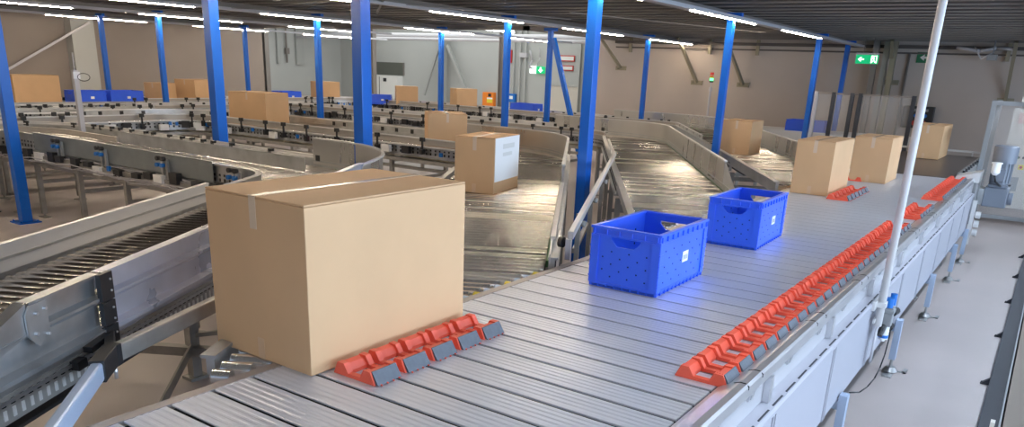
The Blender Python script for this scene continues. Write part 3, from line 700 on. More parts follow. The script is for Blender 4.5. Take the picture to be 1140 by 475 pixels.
# ---------------------------------------------------------------- blue crates
def crate(cx, cy, a, b, h, rot, label, detail=True, zb=None):
    zb = DECK + .002 if zb is None else zb
    t = thing('plastic_crate', label, 'crate', (cx, cy, zb), 'blue plastic crates')
    A, B, th = a / 2, b / 2, .010
    m = MB()
    m.box(-A + .01, A - .01, -B + .01, B - .01, .012, .020)                      # base
    # long walls
    for s in (-1, 1): m.box(-A + .008, A - .008, s * (B - .008) - (th if s > 0 else 0), s * (B - .008) + (th if s < 0 else 0), .012, h - .01)
    # short walls with hand holes
    hw, z1_, z2_ = .075, h * .70, h * .86
    for s in (-1, 1):
        xa, xb = sorted((s * (A - .008), s * (A - .008 - th)))
        yb = B - .018
        m.box(xa, xb, -yb, yb, .012, z1_); m.box(xa, xb, -yb, yb, z2_, h - .01)
        m.box(xa, xb, -yb, -hw, z1_, z2_); m.box(xa, xb, hw, yb, z1_, z2_)
        m.prism([(-hw, z1_), (-hw + .03, z1_), (-hw, z1_ + .03)], 0, xa, xb); m.prism([(hw, z1_), (hw, z1_ + .03), (hw - .03, z1_)], 0, xa, xb)
    m.build('crate_wall', M['crate'], t, local=True)
    # rim
    r = MB(); o, i, rt = A, A - .028, h
    ob, ib = B, B - .028
    for z0, z1q, ex in ((h - .012, h, 0.), (h - .045, h - .038, -.002)):
        e = A + ex; f = B + ex
        r.box(-e, e, -f, -f + (.026 if ex == 0 else .012), z0, z1q); r.box(-e, e, f - (.026 if ex == 0 else .012), f, z0, z1q)
        r.box(-e, -e + (.026 if ex == 0 else .012), -f + .026, f - .026, z0, z1q); r.box(e - (.026 if ex == 0 else .012), e, -f + .026, f - .026, z0, z1q)
    if detail:
        n = 9
        for q in range(n + 1):
            x = -A + .02 + (a - .04) * q / n
            for s in (-1, 1): r.box(x - .002, x + .002, *sorted((s * (B - .010), s * B)), h - .038, h - .012)
        for q in range(6):
            y = -B + .02 + (b - .04) * q / 5
            for s in (-1, 1): r.box(*sorted((s * (A - .010), s * A)), y - .002, y + .002, h - .038, h - .012)
    r.build('rim', M['crate'], t, .0015 if detail else 0, local=True)
    # corner posts
    for sx in (-1, 1):
        for sy in (-1, 1):
            cp_ = MB()
            cp_.box(*sorted((sx * (A - .004), sx * (A - .045))), *sorted((sy * (B - .002), sy * (B - .009))), .02, h - .045)
            cp_.box(*sorted((sx * (A - .002), sx * (A - .009))), *sorted((sy * (B - .004), sy * (B - .045))), .02, h - .045)
            for q in range(4): cp_.box(*sorted((sx * A, sx * (A - .045))), *sorted((sy * B, sy * (B - .009))), .05 + q * (h - .1) / 4, .056 + q * (h - .1) / 4)
            cp_.build('corner_rib', M['crate'], t, local=True)
    # foot band with ribs
    f = MB(); f.box(-A + .004, A - .004, -B + .004, B - .004, .022, .027); f.box(-A + .012, A - .012, -B + .012, B - .012, .0, .006)
    n = 12 if detail else 5
    for q in range(n + 1):
        x = -A + .012 + (a - .024) * q / n
        for s in (-1, 1): f.box(x - .002, x + .002, *sorted((s * (B - .004), s * (B - .020))), .001, .022)
    for q in range(9):
        y = -B + .012 + (b - .024) * q / 8
        for s in (-1, 1): f.box(*sorted((s * (A - .004), s * (A - .020))), y - .002, y + .002, .001, .022)
    f.build('foot_band', M['crate'], t, local=True)
    lb = MB().box(-.0, .07, -B + .0065, -B + .0078, h * .40, h * .58)
    if detail:
        for q in range(8): lb.box(.008 + q * .007, .011 + q * .007, -B + .006, -B + .0064, h * .44, h * .52, 1)
    lb.build('label_sticker', [M['label'], M['greybox']], t, local=True)['label'] = 'white barcode sticker'
    if detail:
        hl = MB(); rn = random.Random(3)
        for row in range(5):
            for c in range(10):
                x = -A + .08 + c * (a - .16) / 9; zz = .06 + row * (h - .14) / 4.2
                if (row + c) % 2 or abs(x - .035) < .05 and .3 * h < zz < .65 * h: continue
                hl.box(x - .003, x + .003, -B + .0065, -B + .0078, zz - .003, zz + .003); hl.box(x - .004, x + .004, B - .0195, B - .0182, zz - .005, zz + .005)
            for c in range(6):
                y = -B + .07 + c * (b - .14) / 5; zz = .06 + row * (h - .17) / 4.2
                if (row + c) % 2 or zz > z1_ - .02: continue
                hl.box(-A + .0065, -A + .0078, y - .003, y + .003, zz - .003, zz + .003)
        hl.build('drain_hole', M['dark'], t, local=True)
    t.rotation_euler.z = rot
    return t
crate(3.24 + .30, 1.39 + .185, .60, .37, .30, .01, 'front blue crate on the sorter with two hand holes and a barcode sticker')
crate(4.63 + .31, 1.38 + .16, .60, .335, .295, .03, 'rear blue crate on the sorter, behind the front one')
crate(8.2, 16.1, .62, .42, .26, -.0, 'left one of the pair of blue crates on the back left run', False)
crate(8.95, 16.1, .70, .42, .26, -.0, 'right one of the pair of blue crates on the back left run', False)
crate(13.25, 16.15, .60, .42, .25, 0, 'blue crate between a broad and a thin blue post on the back run', False)
crate(15.0, 14.55, .5, .40, .24, -.9, 'blue crate just visible right of the broadest left post', False)
crate(15.55, 10.4, .42, .66, .25, .02, 'blue crate in front of the pale door at the back', False)
crate(16.35, 4.15, .42, .75, .27, .0, 'blue crate seen through the clear fence', False)

# ---------------------------------------------------------------- white pole, regulator
t = thing('white_pole', 'tall white pole rising at the sorter side from floor panels to ceiling', 'pole', (4.53, .60, .4))
MB().cyl((4.53, .60, z(-1.28)), (4.53, .60, z(.828)), .021, 20).build('pole_shaft', M['whitepole'], t)
MB().box(4.50, 4.56, .575, .631, z(-1.17), z(-1.14)).box(4.44, 4.62, .62, .634, z(-1.18), z(-1.13)).build('pole_clamp', M['alu_bright'], t)
for dx in (-.012, .012): MB().cyl((4.53 + dx, .60, z(-1.50)), (4.53 + dx, .60, z(-1.281)), .006, 8).build('lower_pipe', M['tray'], t)
t = thing('air_regulator', 'compressed air regulator with blue knobs hanging beside the white pole', 'regulator', (4.72, .57, .55))
x, y = 4.64, .575
MB().box(x - .03, x + .03, y - .03, y + .03, z(-1.30), z(-1.19)).box(x - .035, x + .035, y - .035, y + .03, z(-1.225), z(-1.20)).build('regulator_body', M['greybox'], t, .004)
MB().cyl((x - .012, y, z(-1.19)), (x - .012, y, z(-1.135)), .022, 14).cyl((x + .04, y - .01, z(-1.185)), (x + .04, y - .01, z(-1.12)), .018, 14).build('knob', M['bluebit'], t)
MB().cyl((x, y, z(-1.30)), (x, y, z(-1.38)), .026, 14).cyl((x, y, z(-1.38)), (x, y, z(-1.395)), .012, 8).build('filter_bowl', M['label'], t)
MB().cyl((x, y, z(-1.355)), (x, y, z(-1.372)), .0275, 14).build('blue_ring', M['bluebit'], t)
MB().cyl((x + .03, y - .02, z(-1.23)), (x + .10, y - .03, z(-1.23)), .022, 10).cyl((x + .03, y - .02, z(-1.32)), (x + .09, y - .02, z(-1.32)), .018, 10).cyl((x - .05, y, z(-1.29)), (x - .09, y + .01, z(-1.34)), .018, 10).build('black_fitting', M['black'], t)
MB().box(x - .16, x + .02, .612, .622, z(-1.26), z(-1.235)).box(x - .03, x + .03, .60, .634, z(-1.24), z(-1.22)).build('mount_bracket', M['alu_bright'], t)
pts = [(4.73, .555, z(-1.32)), (4.75, .555, z(-1.42)), (4.73, .557, z(-1.50)), (4.66, .56, z(-1.565)), (4.56, .565, z(-1.60)), (4.42, .575, z(-1.61)), (4.28, .59, z(-1.60)), (4.16, .62, z(-1.57))]
MB().tube(pts, .004, 6).build('air_hose', M['black'], t)
# ---------------------------------------------------------------- drive motor at the sorter end
mx, my = 10.62, .44
t = thing('drive_motor', 'grey upright gear motor with white oil bottle at the sorter end', 'motor', (mx, my, .6))
m = MB().box(mx - .14, mx + .14, my - .12, my + .12, z(-1.30), z(-1.08)).box(mx - .11, mx + .11, my - .10, my + .10, z(-1.08), z(-1.04)); m.cyl((mx - .0, my - .12, z(-1.2)), (mx, my - .17, z(-1.2)), .07, 18)
m.build('gearbox', M['motor'], t, .01)
m = MB().cyl((mx, my, z(-1.04)), (mx, my, z(-.74)), .10, 24)
for i in range(16):
    a = 2 * math.pi * i / 16; m.bar((mx + .105 * math.cos(a), my + .105 * math.sin(a), z(-1.02)), (mx + .105 * math.cos(a), my + .105 * math.sin(a), z(-.80)), .006, .02, (-math.sin(a), math.cos(a), 0))
m.build('motor_body', M['motor'], t)
MB().cyl((mx, my, z(-.80)), (mx, my, z(-.62)), .125, 24).cyl((mx, my, z(-.62)), (mx, my, z(-.605)), .125, 24, r2=.10).build('fan_cowl', M['motor'], t)
MB().box(mx - .17, mx - .10, my - .05, my + .06, z(-1.0), z(-.86)).build('terminal_box', M['motor'], t, .005)
MB().cyl((mx - .22, my + .05, z(-.93)), (mx - .22, my + .05, z(-.90)), .02, 12, r2=.045).cyl((mx - .22, my + .05, z(-.90)), (mx - .22, my + .05, z(-.80)), .045, 14).cyl((mx - .22, my + .05, z(-.80)), (mx - .22, my + .05, z(-.785)), .055, 14).build('oil_bottle', M['label'], t)['label'] = 'white oil bottle'
MB().tube([(mx - .22, my + .05, z(-.93)), (mx - .2, my + .03, z(-1.0)), (mx - .1, my - .03, z(-1.06)), (mx - .05, my - .12, z(-1.04))], .01, 8).build('oil_hose', M['black'], t)
MB().box(mx - .16, mx + .1, my + .12, my + .175, z(-1.28), z(-1.1)).build('mounting_plate', M['galv'], t)
m = MB()
for dz in (-1.36, -1.46, -1.56): m.cyl((mx - .5, .57, z(dz)), (mx - .5, .52, z(dz)), .04, 12)
m.bar((mx - .5, .60, z(-1.7)), (mx - .5, .60, z(-1.2)), .04, .04).build('chain_tensioner', M['alu_bright'], t)
# ---------------------------------------------------------------- machine enclosure on the right
t = thing('machine_enclosure', 'machine enclosure with clear sheets and a control panel at the far right', 'enclosure', (13.4, 0, 0))
for (x, y) in ((13.1, .82), (13.1, -.9), (14.2, .82), (14.2, -.9)): MB().box(x - .03, x + .03, y - .03, y + .03, 0, z(-.15)).build('frame_post', M['greybox'], t)
for q in ((13.07, 13.13, -.87, .79, z(-.21), z(-.15)), (13.07, 13.13, -.87, .79, .12, .17), (13.13, 14.17, .79, .85, z(-.21), z(-.15))): MB().box(*q).build('frame_rail', M['greybox'], t)
MB().box(13.095, 13.105, -.87, .79, .17, z(-.21)).build('clear_sheet', M['film'], t)
m = MB().box(13.45, 14.0, -.9, .58, .25, z(-.25)); m.build('control_cabinet', M['door'], t)
MB().box(13.43, 13.449, -.9, .50, z(-.45), z(-.30)).build('top_label', mat('pale_pink_label', (.6, .42, .38), .6), t)
m = MB()
for i, yy in enumerate((.39, .33, .28)): m.cyl((13.45, yy, z(-.92)), (13.43, yy, z(-.92)), .017, 10)
m.build('button', M['black'], t)
MB().cyl((13.449, .41, z(-.92)), (13.43, .41, z(-.92)), .014, 10).build('pilot_lamp', M['lgr'], t)
MB().box(13.44, 13.449, .30, .37, z(-1.09), z(-1.02)).build('warning_label', M['yellow'], t); MB().cyl((13.44, .335, z(-1.055)), (13.40, .335, z(-1.055)), .018, 12).build('stop_button', M['signred'], t)
MB().box(13.43, 13.449, .33, .48, z(-1.4), z(-1.2)).build('vent_grille', M['greybox'], t)
MB().box(13.0, 13.12, .0, .5, z(-.148), z(-.08)).build('door_drive', M['cream'], t)
# black socket box on the wall, with pipe
t = thing('socket_box', 'black wall box with blue and red sockets above the box on the dark belt', 'socket box', (17.75, 2.3, 1.5))
MB().box(17.64, 17.79, 2.10, 2.66, z(-.80), z(-.38)).build('housing', M['black'], t, .01)
m = MB()
for i in range(3): m.cyl((17.64, 2.24 + i * .085, z(-.56)), (17.60, 2.24 + i * .085, z(-.56)), .035, 12)
m.build('blue_socket', M['bluebit'], t)
m = MB()
for i in range(2): m.cyl((17.64, 2.25 + i * .16, z(-.70)), (17.58, 2.25 + i * .16, z(-.70)), .05, 12)
m.build('red_socket', M['signred'], t)
MB().box(17.63, 17.64, 2.2, 2.5, z(-.48), z(-.43)).build('label_plate', M['greybox'], t)
t = thing('cable_pipe', 'thin grey pipe running from the ceiling to the black socket box', 'pipe', (17.75, 2.2, 1.6)); MB().tube([(17.76, 2.28, z(.78)), (17.76, 2.30, z(.1)), (17.74, 2.34, z(-.30)), (17.72, 2.38, z(-.375))], .022, 8).build('pipe_run', M['tray'], t)
# ---------------------------------------------------------------- clear fence
t = thing('clear_fence', 'safety fence of dark posts and clear sheets behind the boxes on the sorter', 'fence', (14.4, 2.6, 0))
FX = 14.4
fy = [(2.04, 'kick'), (2.86, 'kick'), (2.99, 'kick'), (3.29, 'kick'), (3.58, 'tray')]
for (y, mt) in fy: MB().box(FX - .03, FX + .03, y - .03, y + .03, 0, z(-.155)).build('fence_post', M[mt], t)
m = MB().box(FX - .015, FX + .015, 2.07, 3.55, z(-.19), z(-.165)); m.build('top_rail', M['column'], t)
for (a, b) in ((2.075, 2.825), (3.025, 3.255), (3.325, 3.545)): MB().box(FX - .003, FX + .003, a, b, .2, z(-.195)).build('clear_sheet', M['film'], t)
# wall struts
for i, (y, d, L) in enumerate(((9.15, .30, .72), (7.15, .35, .98), (6.05, .35, .98), (.95, .1, 1.05), (3.0, .3, .8))):
    labs = ['leftmost olive strut against the beige wall', 'olive strut on the wall left of the signal beacon', 'olive strut on the wall right of the signal beacon', 'olive strut above the machine enclosure', 'olive strut on the wall beside the lit exit arrow sign']
    t = thing('wall_strut', labs[i], 'strut', (17.7, y, 1.8), 'struts from ceiling to wall')
    MB().bar((17.1, y + .28 if i < 3 else y, z(.82)), (17.76, y, z(.86 - L)), .06, .06).build('strut_bar', M['strut'], t)
    MB().box(17.77, 17.80, y - .14, y + .14, z(.80 - L), z(.90 - L)).cyl((17.77, y - .1, z(.85 - L)), (17.74, y - .1, z(.85 - L)), .025, 8).cyl((17.77, y + .1, z(.85 - L)), (17.74, y + .1, z(.85 - L)), .025, 8).build('wall_plate', M['strut'], t)
    MB().bar((17.72, y - .25 if i < 3 else y + .12, z(.82)), (17.72, y - .25 if i < 3 else y + .12, z(.5)), .07, .05).build('hanger_bar', M['strut'], t)
for i, (yy, xx) in enumerate(((2.98, 17.4), (3.15, 17.55), (3.33, 17.5))):
    t = thing('roof_column', ['dark slim column just right of the lit exit arrow sign', 'pale column between two dark ones behind the clear fence', 'dark column nearest the lit exit arrow sign'][i], 'column', (xx, yy, 0), 'columns by the exit arrow sign')
    MB().box(xx - .05, xx + .05, yy - .05, yy + .05, .02, z(.82)).build('column_shaft', M[('strut', 'greycol', 'column')[i]], t); MB().box(xx - .07, xx + .07, yy - .07, yy + .07, 0, .02).build('foot_plate', M['column'], t)
t = thing('cable_pipe', 'thin dark pipe on the wall right of the slim columns', 'pipe', (17.7, 2.85, 1)); MB().cyl((17.74, 2.75, .0), (17.74, 2.75, z(.60)), .022, 8).build('pipe_run', M['column'], t)

# signs
def man(m, c, u, s, mi, Zc):   # running figure drawn with bars in the sign plane (x = const)
    pass
t = thing('exit_sign', 'lit green exit sign with white arrow pointing left and running figure, hung from the ceiling', 'sign', (16.5, 3.28, z(.45)))
MB().box(16.48, 16.52, 3.08, 3.48, z(.365), z(.525)).build('sign_panel', M['green'], t)
m = MB()
m.prism([(3.44, z(.445)), (3.39, z(.485)), (3.37, z(.485)), (3.395, z(.457)), (3.33, z(.457)), (3.33, z(.433)), (3.395, z(.433)), (3.37, z(.405)), (3.39, z(.405))], 0, 16.472, 16.479)
m.build('arrow', M['signw'], t); m = MB()
m.box(16.474, 16.479, 3.10, 3.115, z(.38), z(.51)); m.box(16.474, 16.479, 3.19, 3.205, z(.38), z(.51)); m.box(16.474, 16.479, 3.10, 3.20, z(.50), z(.512))
m.cyl((16.479, 3.165, z(.487)), (16.474, 3.165, z(.487)), .012, 10)
for a, b in (((3.165, .475), (3.155, .43)), ((3.155, .43), (3.18, .40)), ((3.18, .40), (3.19, .385)), ((3.155, .43), (3.135, .405)), ((3.135, .405), (3.12, .385)), ((3.165, .468), (3.185, .452)), ((3.165, .468), (3.14, .455))):
    m.bar((16.476, a[0], z(a[1])), (16.476, b[0], z(b[1])), .012, .004, (1, 0, 0))
m.build('sign_pictogram', M['signw'], t)
MB().cyl((16.5, 3.2, z(.56)), (16.5, 3.2, z(.83)), .006, 8).cyl((16.5, 3.36, z(.56)), (16.5, 3.36, z(.83)), .006, 8).build('hanger', M['column'], t)
MB().box(16.46, 16.54, 3.08, 3.48, z(.528), z(.56)).build('lamp_housing', M['tray'], t)
t = thing('arrow_sign', 'small unlit green arrow sign partly behind the white pole', 'sign', (17.78, 2.42, z(.55)))
MB().box(17.78, 17.798, 2.28, 2.62, z(.44), z(.64)).build('sign_panel', M['greenoff'], t)
MB().prism([(2.56, z(.54)), (2.48, z(.60)), (2.48, z(.56)), (2.36, z(.56)), (2.36, z(.52)), (2.48, z(.52)), (2.48, z(.48))], 0, 17.775, 17.779).build('arrow', M['signwh'], t)
t = thing('exit_sign', 'lit green exit sign with white down arrow above the pale door', 'sign', (21.9, 14.3, z(0)))
MB().box(21.93, 21.96, 14.02, 14.35, z(-.10), z(.12)).box(21.93, 21.96, 14.36, 14.60, z(-.10), z(.12), 1).box(21.96, 21.999, 14.1, 14.5, z(-.05), z(.05)).build('sign_panel', [M['green'], M['signw']], t)
MB().prism([(14.18, z(-.07)), (14.09, z(.01)), (14.15, z(.01)), (14.15, z(.09)), (14.21, z(.09)), (14.21, z(.01)), (14.27, z(.01))], 0, 21.922, 21.929).build('arrow', M['signw'], t)
m = MB().cyl((21.929, 14.47, z(.07)), (21.922, 14.47, z(.07)), .018, 8)
for a, b in (((14.47, .05), (14.45, -.01)), ((14.45, -.01), (14.50, -.05)), ((14.45, -.01), (14.41, -.06)), ((14.47, .04), (14.52, .01))): m.bar((21.926, a[0], z(a[1])), (21.926, b[0], z(b[1])), .016, .004, (1, 0, 0))
m.build('running_figure', M['green'], t)
t = thing('arrow_sign', 'green arrow sign high on the white wall left of the silver column', 'sign', (21.95, 21.95, z(.55)))
MB().box(21.95, 21.999, 21.78, 22.14, z(.42), z(.68)).build('sign_panel', M['greenoff'], t)
MB().prism([(21.82, z(.55)), (21.92, z(.63)), (21.92, z(.58)), (22.08, z(.58)), (22.08, z(.52)), (21.92, z(.52)), (21.92, z(.47))], 0, 21.943, 21.949).build('arrow', M['signwh'], t)
t = thing('fire_sign', 'red square fire equipment sign on the rear wall', 'sign', (21.95, 15.55, z(.35)))
MB().box(21.95, 21.999, 15.36, 15.68, z(.20), z(.60)).build('sign_panel', M['signred'], t)
m = MB(); 
for a, b in (((15.60, .26), (15.60, .50)), ((15.60, .50), (15.45, .50)), ((15.45, .50), (15.52, .38)), ((15.52, .38), (15.44, .28))): m.bar((21.946, a[0], z(a[1])), (21.946, b[0], z(b[1])), .03, .006, (1, 0, 0))
m.build('pictogram', M['signwh'], t)
for i, (y0, y1_, z0, z1q, lb) in enumerate(((12.95, 13.5, .30, .48, 'upper small red framed notice near the braced post'), (12.98, 13.5, .02, .18, 'lower small red framed notice near the braced post'))):
    t = thing('wall_notice', lb, 'notice', (21.95, y0, z(z0)), 'red framed notices on the rear wall')
    MB().box(21.96, 21.999, y0, y1_, z(z0), z(z1q)).build('notice_frame', M['signred'], t); MB().box(21.955, 21.96, y0 + .03, y1_ - .03, z(z0) + .03, z(z1q) - .03).build('notice_sheet', M['signwh'], t)
# rear wall fittings
t = thing('door_leaf', '', '', (0, 0, 0)); bpy.data.objects.remove(t)
d = MB().box(21.95, 21.999, 12.75, 13.92, 0, z(-.46)).build('door_1', M['door']); struct(d)
f = MB().box(21.93, 21.999, 13.925, 14.02, 0, z(-.38)).box(21.93, 21.999, 12.65, 12.745, 0, z(-.38)).box(21.93, 21.999, 12.745, 13.925, z(-.455), z(-.38)).build('door_frame', M['wall_w'], d)
hd = MB().box(21.9, 21.949, 13.75, 13.85, z(-.98), z(-.95)).build('door_handle', M['alu'], d)
t = thing('defibrillator_case', 'orange wall case with a yellow label on the rear wall', 'wall case', (21.9, 16.2, .9))
MB().box(21.85, 21.999, 15.98, 16.45, z(-1.3), z(-.78)).build('case_body', M['orangebox'], t, .01)
MB().box(21.84, 21.849, 16.02, 16.25, z(-1.12), z(-1.0)).build('yellow_label', M['yellow'], t); MB().box(21.84, 21.849, 16.08, 16.2, z(-.92), z(-.82)).build('dark_window', M['black'], t); MB().box(21.84, 21.849, 16.02, 16.25, z(-1.0), z(-.95)).build('white_label', M['label'], t)
t = thing('blue_wall_box', 'small blue box on the rear wall right of a brown column', 'wall box', (21.9, 15.3, 1)); MB().box(21.88, 21.999, 15.12, 15.42, z(-1.05), z(-.78)).build('box_body', M['bluebit'], t, .01); MB().box(21.87, 21.879, 15.2, 15.34, z(-.95), z(-.85)).build('box_label', M['label'], t)
t = thing('wall_cabinet', 'white cabinet low on the rear wall under the dark olive panel', 'cabinet', (21.8, 21.2, 0)); MB().box(21.7, 21.999, 20.25, 22.1, 0, z(-.40)).build('cabinet_body', M['signwh'], t); MB().box(21.69, 21.699, 21.15, 21.17, .1, z(-.45)).box(21.68, 21.699, 21.3, 21.36, z(-.55), z(-.48)).box(21.68, 21.699, 20.8, 20.95, z(-.62), z(-.5)).build('door_gap', M['black'], t)
t = thing('wall_board', 'dark olive panel above the white cabinet on the rear wall', 'panel', (21.98, 21.2, 1.5)); MB().box(21.96, 21.999, 20.2, 22.15, z(-.38), z(.06)).build('board_sheet', M['olive'], t); MB().box(21.95, 21.999, 20.17, 20.2, z(-.38), z(.06)).build('board_edge', M['column'], t)
cols = [(19.0, 13.62, .16, 'brown steel column in the rear hall between a blue post and the orange case'), (18.5, 18.3, .15, 'brown steel column in the rear hall left of the white cabinet'), (16.0, 18.4, .0, ''), (17.2, 21.9, .16, 'pair-like brown column before the white far wall'), (21.7, 18.1, .22, 'grey column with two diagonal braces on the rear wall'), (21.7, 12.45, .2, 'dark grey column beside the braced blue post')]
for x, y, w, lb in cols:
    if not lb: continue
    t = thing('steel_column', lb, 'column', (x, y, 0), 'steel columns of the rear hall')
    mm = 'greycol' if x > 21 else 'column'
    h = w / 2
    MB().box(x - h, x + h, y - h, y - h + .02, .02, z(2.15)).box(x - h, x + h, y + h - .02, y + h, .02, z(2.15)).box(x - .01, x + .01, y - h + .02, y + h - .02, .02, z(2.15)).build('column_shaft', M[mm], t); MB().box(x - .15, x + .15, y - .15, y + .15, 0, .02).build('base_plate', M[mm], t)
    if abs(y - 18.1) < .01:
        MB().bar((21.7, 17.9, z(.7)), (21.7, 16.9, z(-1.0)), .1, .1).build('diagonal_brace', M['greycol'], t)
        MB().bar((21.75, 18.3, z(.7)), (21.75, 19.0, z(-1.0)), .08, .08).build('diagonal_brace', M['greycol'], t)
for i, (y, x) in enumerate(((15.25, 21.93), (15.0, 21.93), (14.78, 21.93))):
    t = thing('wall_pipe', ['left', 'middle', 'right'][i] + ' one of three pale pipes beside the red fire sign', 'pipe', (x, y, 0), 'pale pipes on the rear wall'); MB().cyl((x, y, 0), (x, y, z(1.6)), .035, 10).build('pipe_run', M['wall_w'], t)
t = thing('wall_cable', 'looped cables and a grey box left of the lit down arrow sign', 'cables', (21.9, 14.8, z(.4))); MB().box(21.88, 21.999, 14.72, 15.0, z(.38), z(.52)).build('junction_box', M['tray'], t); MB().tube([(21.9, 14.6, z(.6)), (21.9, 14.5, z(.3)), (21.9, 14.6, z(.1)), (21.9, 14.5, z(.05))], .03, 8).tube([(21.9, 14.25, z(.7)), (21.92, 14.22, z(.4)), (21.92, 14.3, z(.15))], .015, 6).build('cable_loop', M['tray'], t)
t = thing('ceiling_pipe', 'grey pipe crossing the rear hall under its lamps', 'pipe', (20, 16, z(.66))); MB().cyl((19.8, 9.9, z(.80)), (19.8, 23.5, z(.80)), .05, 10).cyl((20.3, 9.9, z(.92)), (20.3, 23.5, z(.92)), .09, 10).build('pipe_run', M['tray'], t)
t = thing('wall_terminal', 'small black screen terminal on the far white wall beside a thin blue post', 'terminal', (16.2, 23.4, 1.3)); MB().box(16.9, 17.35, 23.3, 23.49, z(-.75), z(-.42)).build('terminal_body', M['black'], t); MB().box(16.95, 17.3, 23.28, 23.299, z(-.70), z(-.58)).build('screen', M['bluesheen'], t); MB().cyl((16.95, 23.45, z(-.42)), (16.95, 23.45, z(1.2)), .02, 6).build('cable', M['black'], t)
t = thing('wall_duct', 'grey vertical ducts and cables on the far white wall', 'duct', (19, 23.4, 1.3)); MB().box(18.9, 19.05, 23.4, 23.49, z(-.15), z(2)).box(19.75, 20.1, 23.4, 23.49, z(-.15), z(2)).build('duct_run', M['greycol'], t); MB().cyl((19.3, 23.4, z(-.1)), (19.3, 23.4, z(2)), .03, 8).box(19.25, 19.4, 23.36, 23.45, z(.2), z(.4)).build('cable', M['column'], t)
t = thing('fault_beacon', 'signal beacon on a thin pole with its green lamp lit, on the back wall side', 'signal beacon', (16.55, 6.33, .9))
MB().cyl((16.55, 6.33, .0), (16.55, 6.33, z(-.22)), .025, 10).cyl((16.55, 6.33, z(-.24)), (16.55, 6.33, z(-.10)), .012, 8).cyl((16.55, 6.33, z(-.28)), (16.55, 6.33, z(-.20)), .04, 8).build('pole', M['tray'], t)
MB().cyl((16.55, 6.33, z(-.10)), (16.55, 6.33, z(-.065)), .04, 12).build('socket', M['black'], t)
for zz, mm, nm in ((-.065, 'lgr', 'green_lamp'), (-.01, 'lor', 'orange_lamp'), (.05, 'lred', 'red_lamp')): MB().cyl((16.55, 6.33, z(zz)), (16.55, 6.33, z(zz + .053)), .038, 14).build(nm, M[mm], t)
t = thing('marker_pole', 'slim pale pole with a wire loop at the left, on the rounded conveyor run', 'pole', (4.95, 9.9, .9))
MB().bar((4.95, 9.9, z(-1.1)), (4.95, 9.9, z(-.22)), .055, .055, (1, 0, 0)).build('pole_shaft', M['tray'], t); MB().cyl((4.95, 9.9, z(-.22)), (4.95, 9.9, z(-.02)), .008, 6).build('antenna', M['tray'], t)
pts = [(5.03 + .075 * math.cos(a) , 9.86, z(-.30) + .045 * math.sin(a)) for a in [math.pi + i * 2 * math.pi / 16 for i in range(17)]]
MB().tube(pts, .004, 5).build('wire_loop', M['black'], t); MB().box(4.91, 4.99, 9.86, 9.88, z(-.32), z(-.24)).build('cable_clamp', M['alu'], t)
t = thing('ceiling_cables', 'tangle of loose cables and a small sensor under the ceiling at the far right', 'cables', (17.2, 1.3, z(.7)))
MB().tube([(17.3, 1.9, z(.72)), (17.25, 1.5, z(.66)), (17.3, 1.25, z(.72)), (17.2, .95, z(.70))], .03, 7).tube([(17.2, 1.6, z(.74)), (17.1, 1.45, z(.52)), (17.15, 1.3, z(.62))], .012, 6).build('cable_run', M['tray'], t)
MB().box(17.1, 17.22, 1.20, 1.36, z(.50), z(.60)).cyl((17.16, 1.28, z(.60)), (17.16, 1.28, z(.84)), .012, 6).build('sensor', M['greybox'], t)
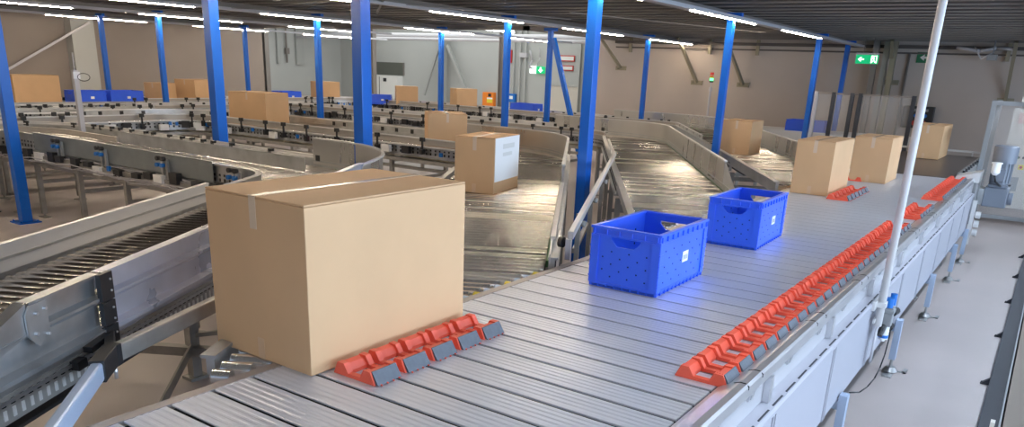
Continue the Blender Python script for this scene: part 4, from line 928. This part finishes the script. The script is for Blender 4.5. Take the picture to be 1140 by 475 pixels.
# ---------------------------------------------------------------- fence base and platform at the lower right
t = thing('kick_frame', 'dark floor frame with bolted brackets at the lower right edge', 'frame', (7, 0, 0))
MB().box(3.6, 12.9, -.07, .02, .0, .20).build('frame_beam', M['kick'], t)
MB().box(3.6, 12.9, -.080, -.071, .0, .205).build('top_lip', M['greybox'], t)
for x in (4.56, 5.82, 7.09, 8.36, 9.61, 10.85):
    MB().prism([(.02, .002), (.075, .002), (.02, .05)], 0, x - .02, x + .02).cyl((x, .06, .002), (x, .06, .016), .012, 8).build('bracket', M['kick'], t)
t = thing('platform_sheet', 'brown sheet metal platform side right of the dark floor frame', 'platform', (7, -.5, 0)); MB().box(3.6, 12.5, -1.2, -.09, .005, .20).build('platform_body', M['platform'], t)
t = thing('cream_bracket', 'cream corner bracket at the very bottom right', 'bracket', (3.9, 0, .1)); MB().box(4.0, 4.28, -.05, .06, .205, .26).build('bracket_body', M['cream'], t); MB().box(4.2, 4.25, -.05, -.03, .26, .34).build('bracket_fin', M['cream'], t)
# ---------------------------------------------------------------- light
w = bpy.data.worlds.new('world'); bpy.context.scene.world = w; w.use_nodes = True
w.node_tree.nodes['Background'].inputs[0].default_value = (.75, .85, 1, 1); w.node_tree.nodes['Background'].inputs[1].default_value = .55
def area(name, loc, target, sx, sy, power, col):
    l = bpy.data.lights.new(name, 'AREA'); l.shape = 'RECTANGLE'; l.size = sx; l.size_y = sy; l.energy = power; l.color = col
    o = bpy.data.objects.new(name, l); C.objects.link(o); o.location = loc
    o.rotation_euler = (Vector(target) - Vector(loc)).to_track_quat('-Z', 'Y').to_euler(); return o
area('added_side_light', (4.5, -6.5, 1.7), (4.5, 2, 1.0), 12, 2.0, 860, (.56, .76, 1.))  # cool area light added out of view to brighten right-facing sides; no gate
area('hall_light', (18.8, 16.5, z(2.0)), (18.8, 16.5, 0), 5, 10, 330, (.95, 1, .97))
# ---------------------------------------------------------------- camera
cam = bpy.data.cameras.new('camera'); co = bpy.data.objects.new('camera', cam); C.objects.link(co)
f_, cy_ = 850., 361.; p_, r_, y_ = .3223, .0419, .5962
cp, sp, cr, sr, cyy, sy = math.cos(p_), math.sin(p_), math.cos(r_), math.sin(r_), math.cos(y_), math.sin(y_)
F = Vector((cp * cyy, cp * sy, -sp)); r0 = Vector((sy, -cyy, 0)); u0 = r0.cross(F)
Rr = r0 * cr + u0 * sr; U = u0 * cr - r0 * sr
mw = Matrix((Rr, U, -F)).transposed().to_4x4(); mw.translation = (0, 0, Z0); co.matrix_world = mw
cam.sensor_width = 36; cam.lens = f_ / 1140 * 36; cam.shift_y = (cy_ - 237.5) / 1140; cam.clip_start = .05; cam.clip_end = 200
sc = bpy.context.scene; sc.camera = co
sc.view_settings.view_transform = 'Standard'; sc.view_settings.look = 'None'; sc.view_settings.gamma = 1; sc.view_settings.exposure = 0.0
try: sc.view_settings.use_curve_mapping = False
except Exception: pass
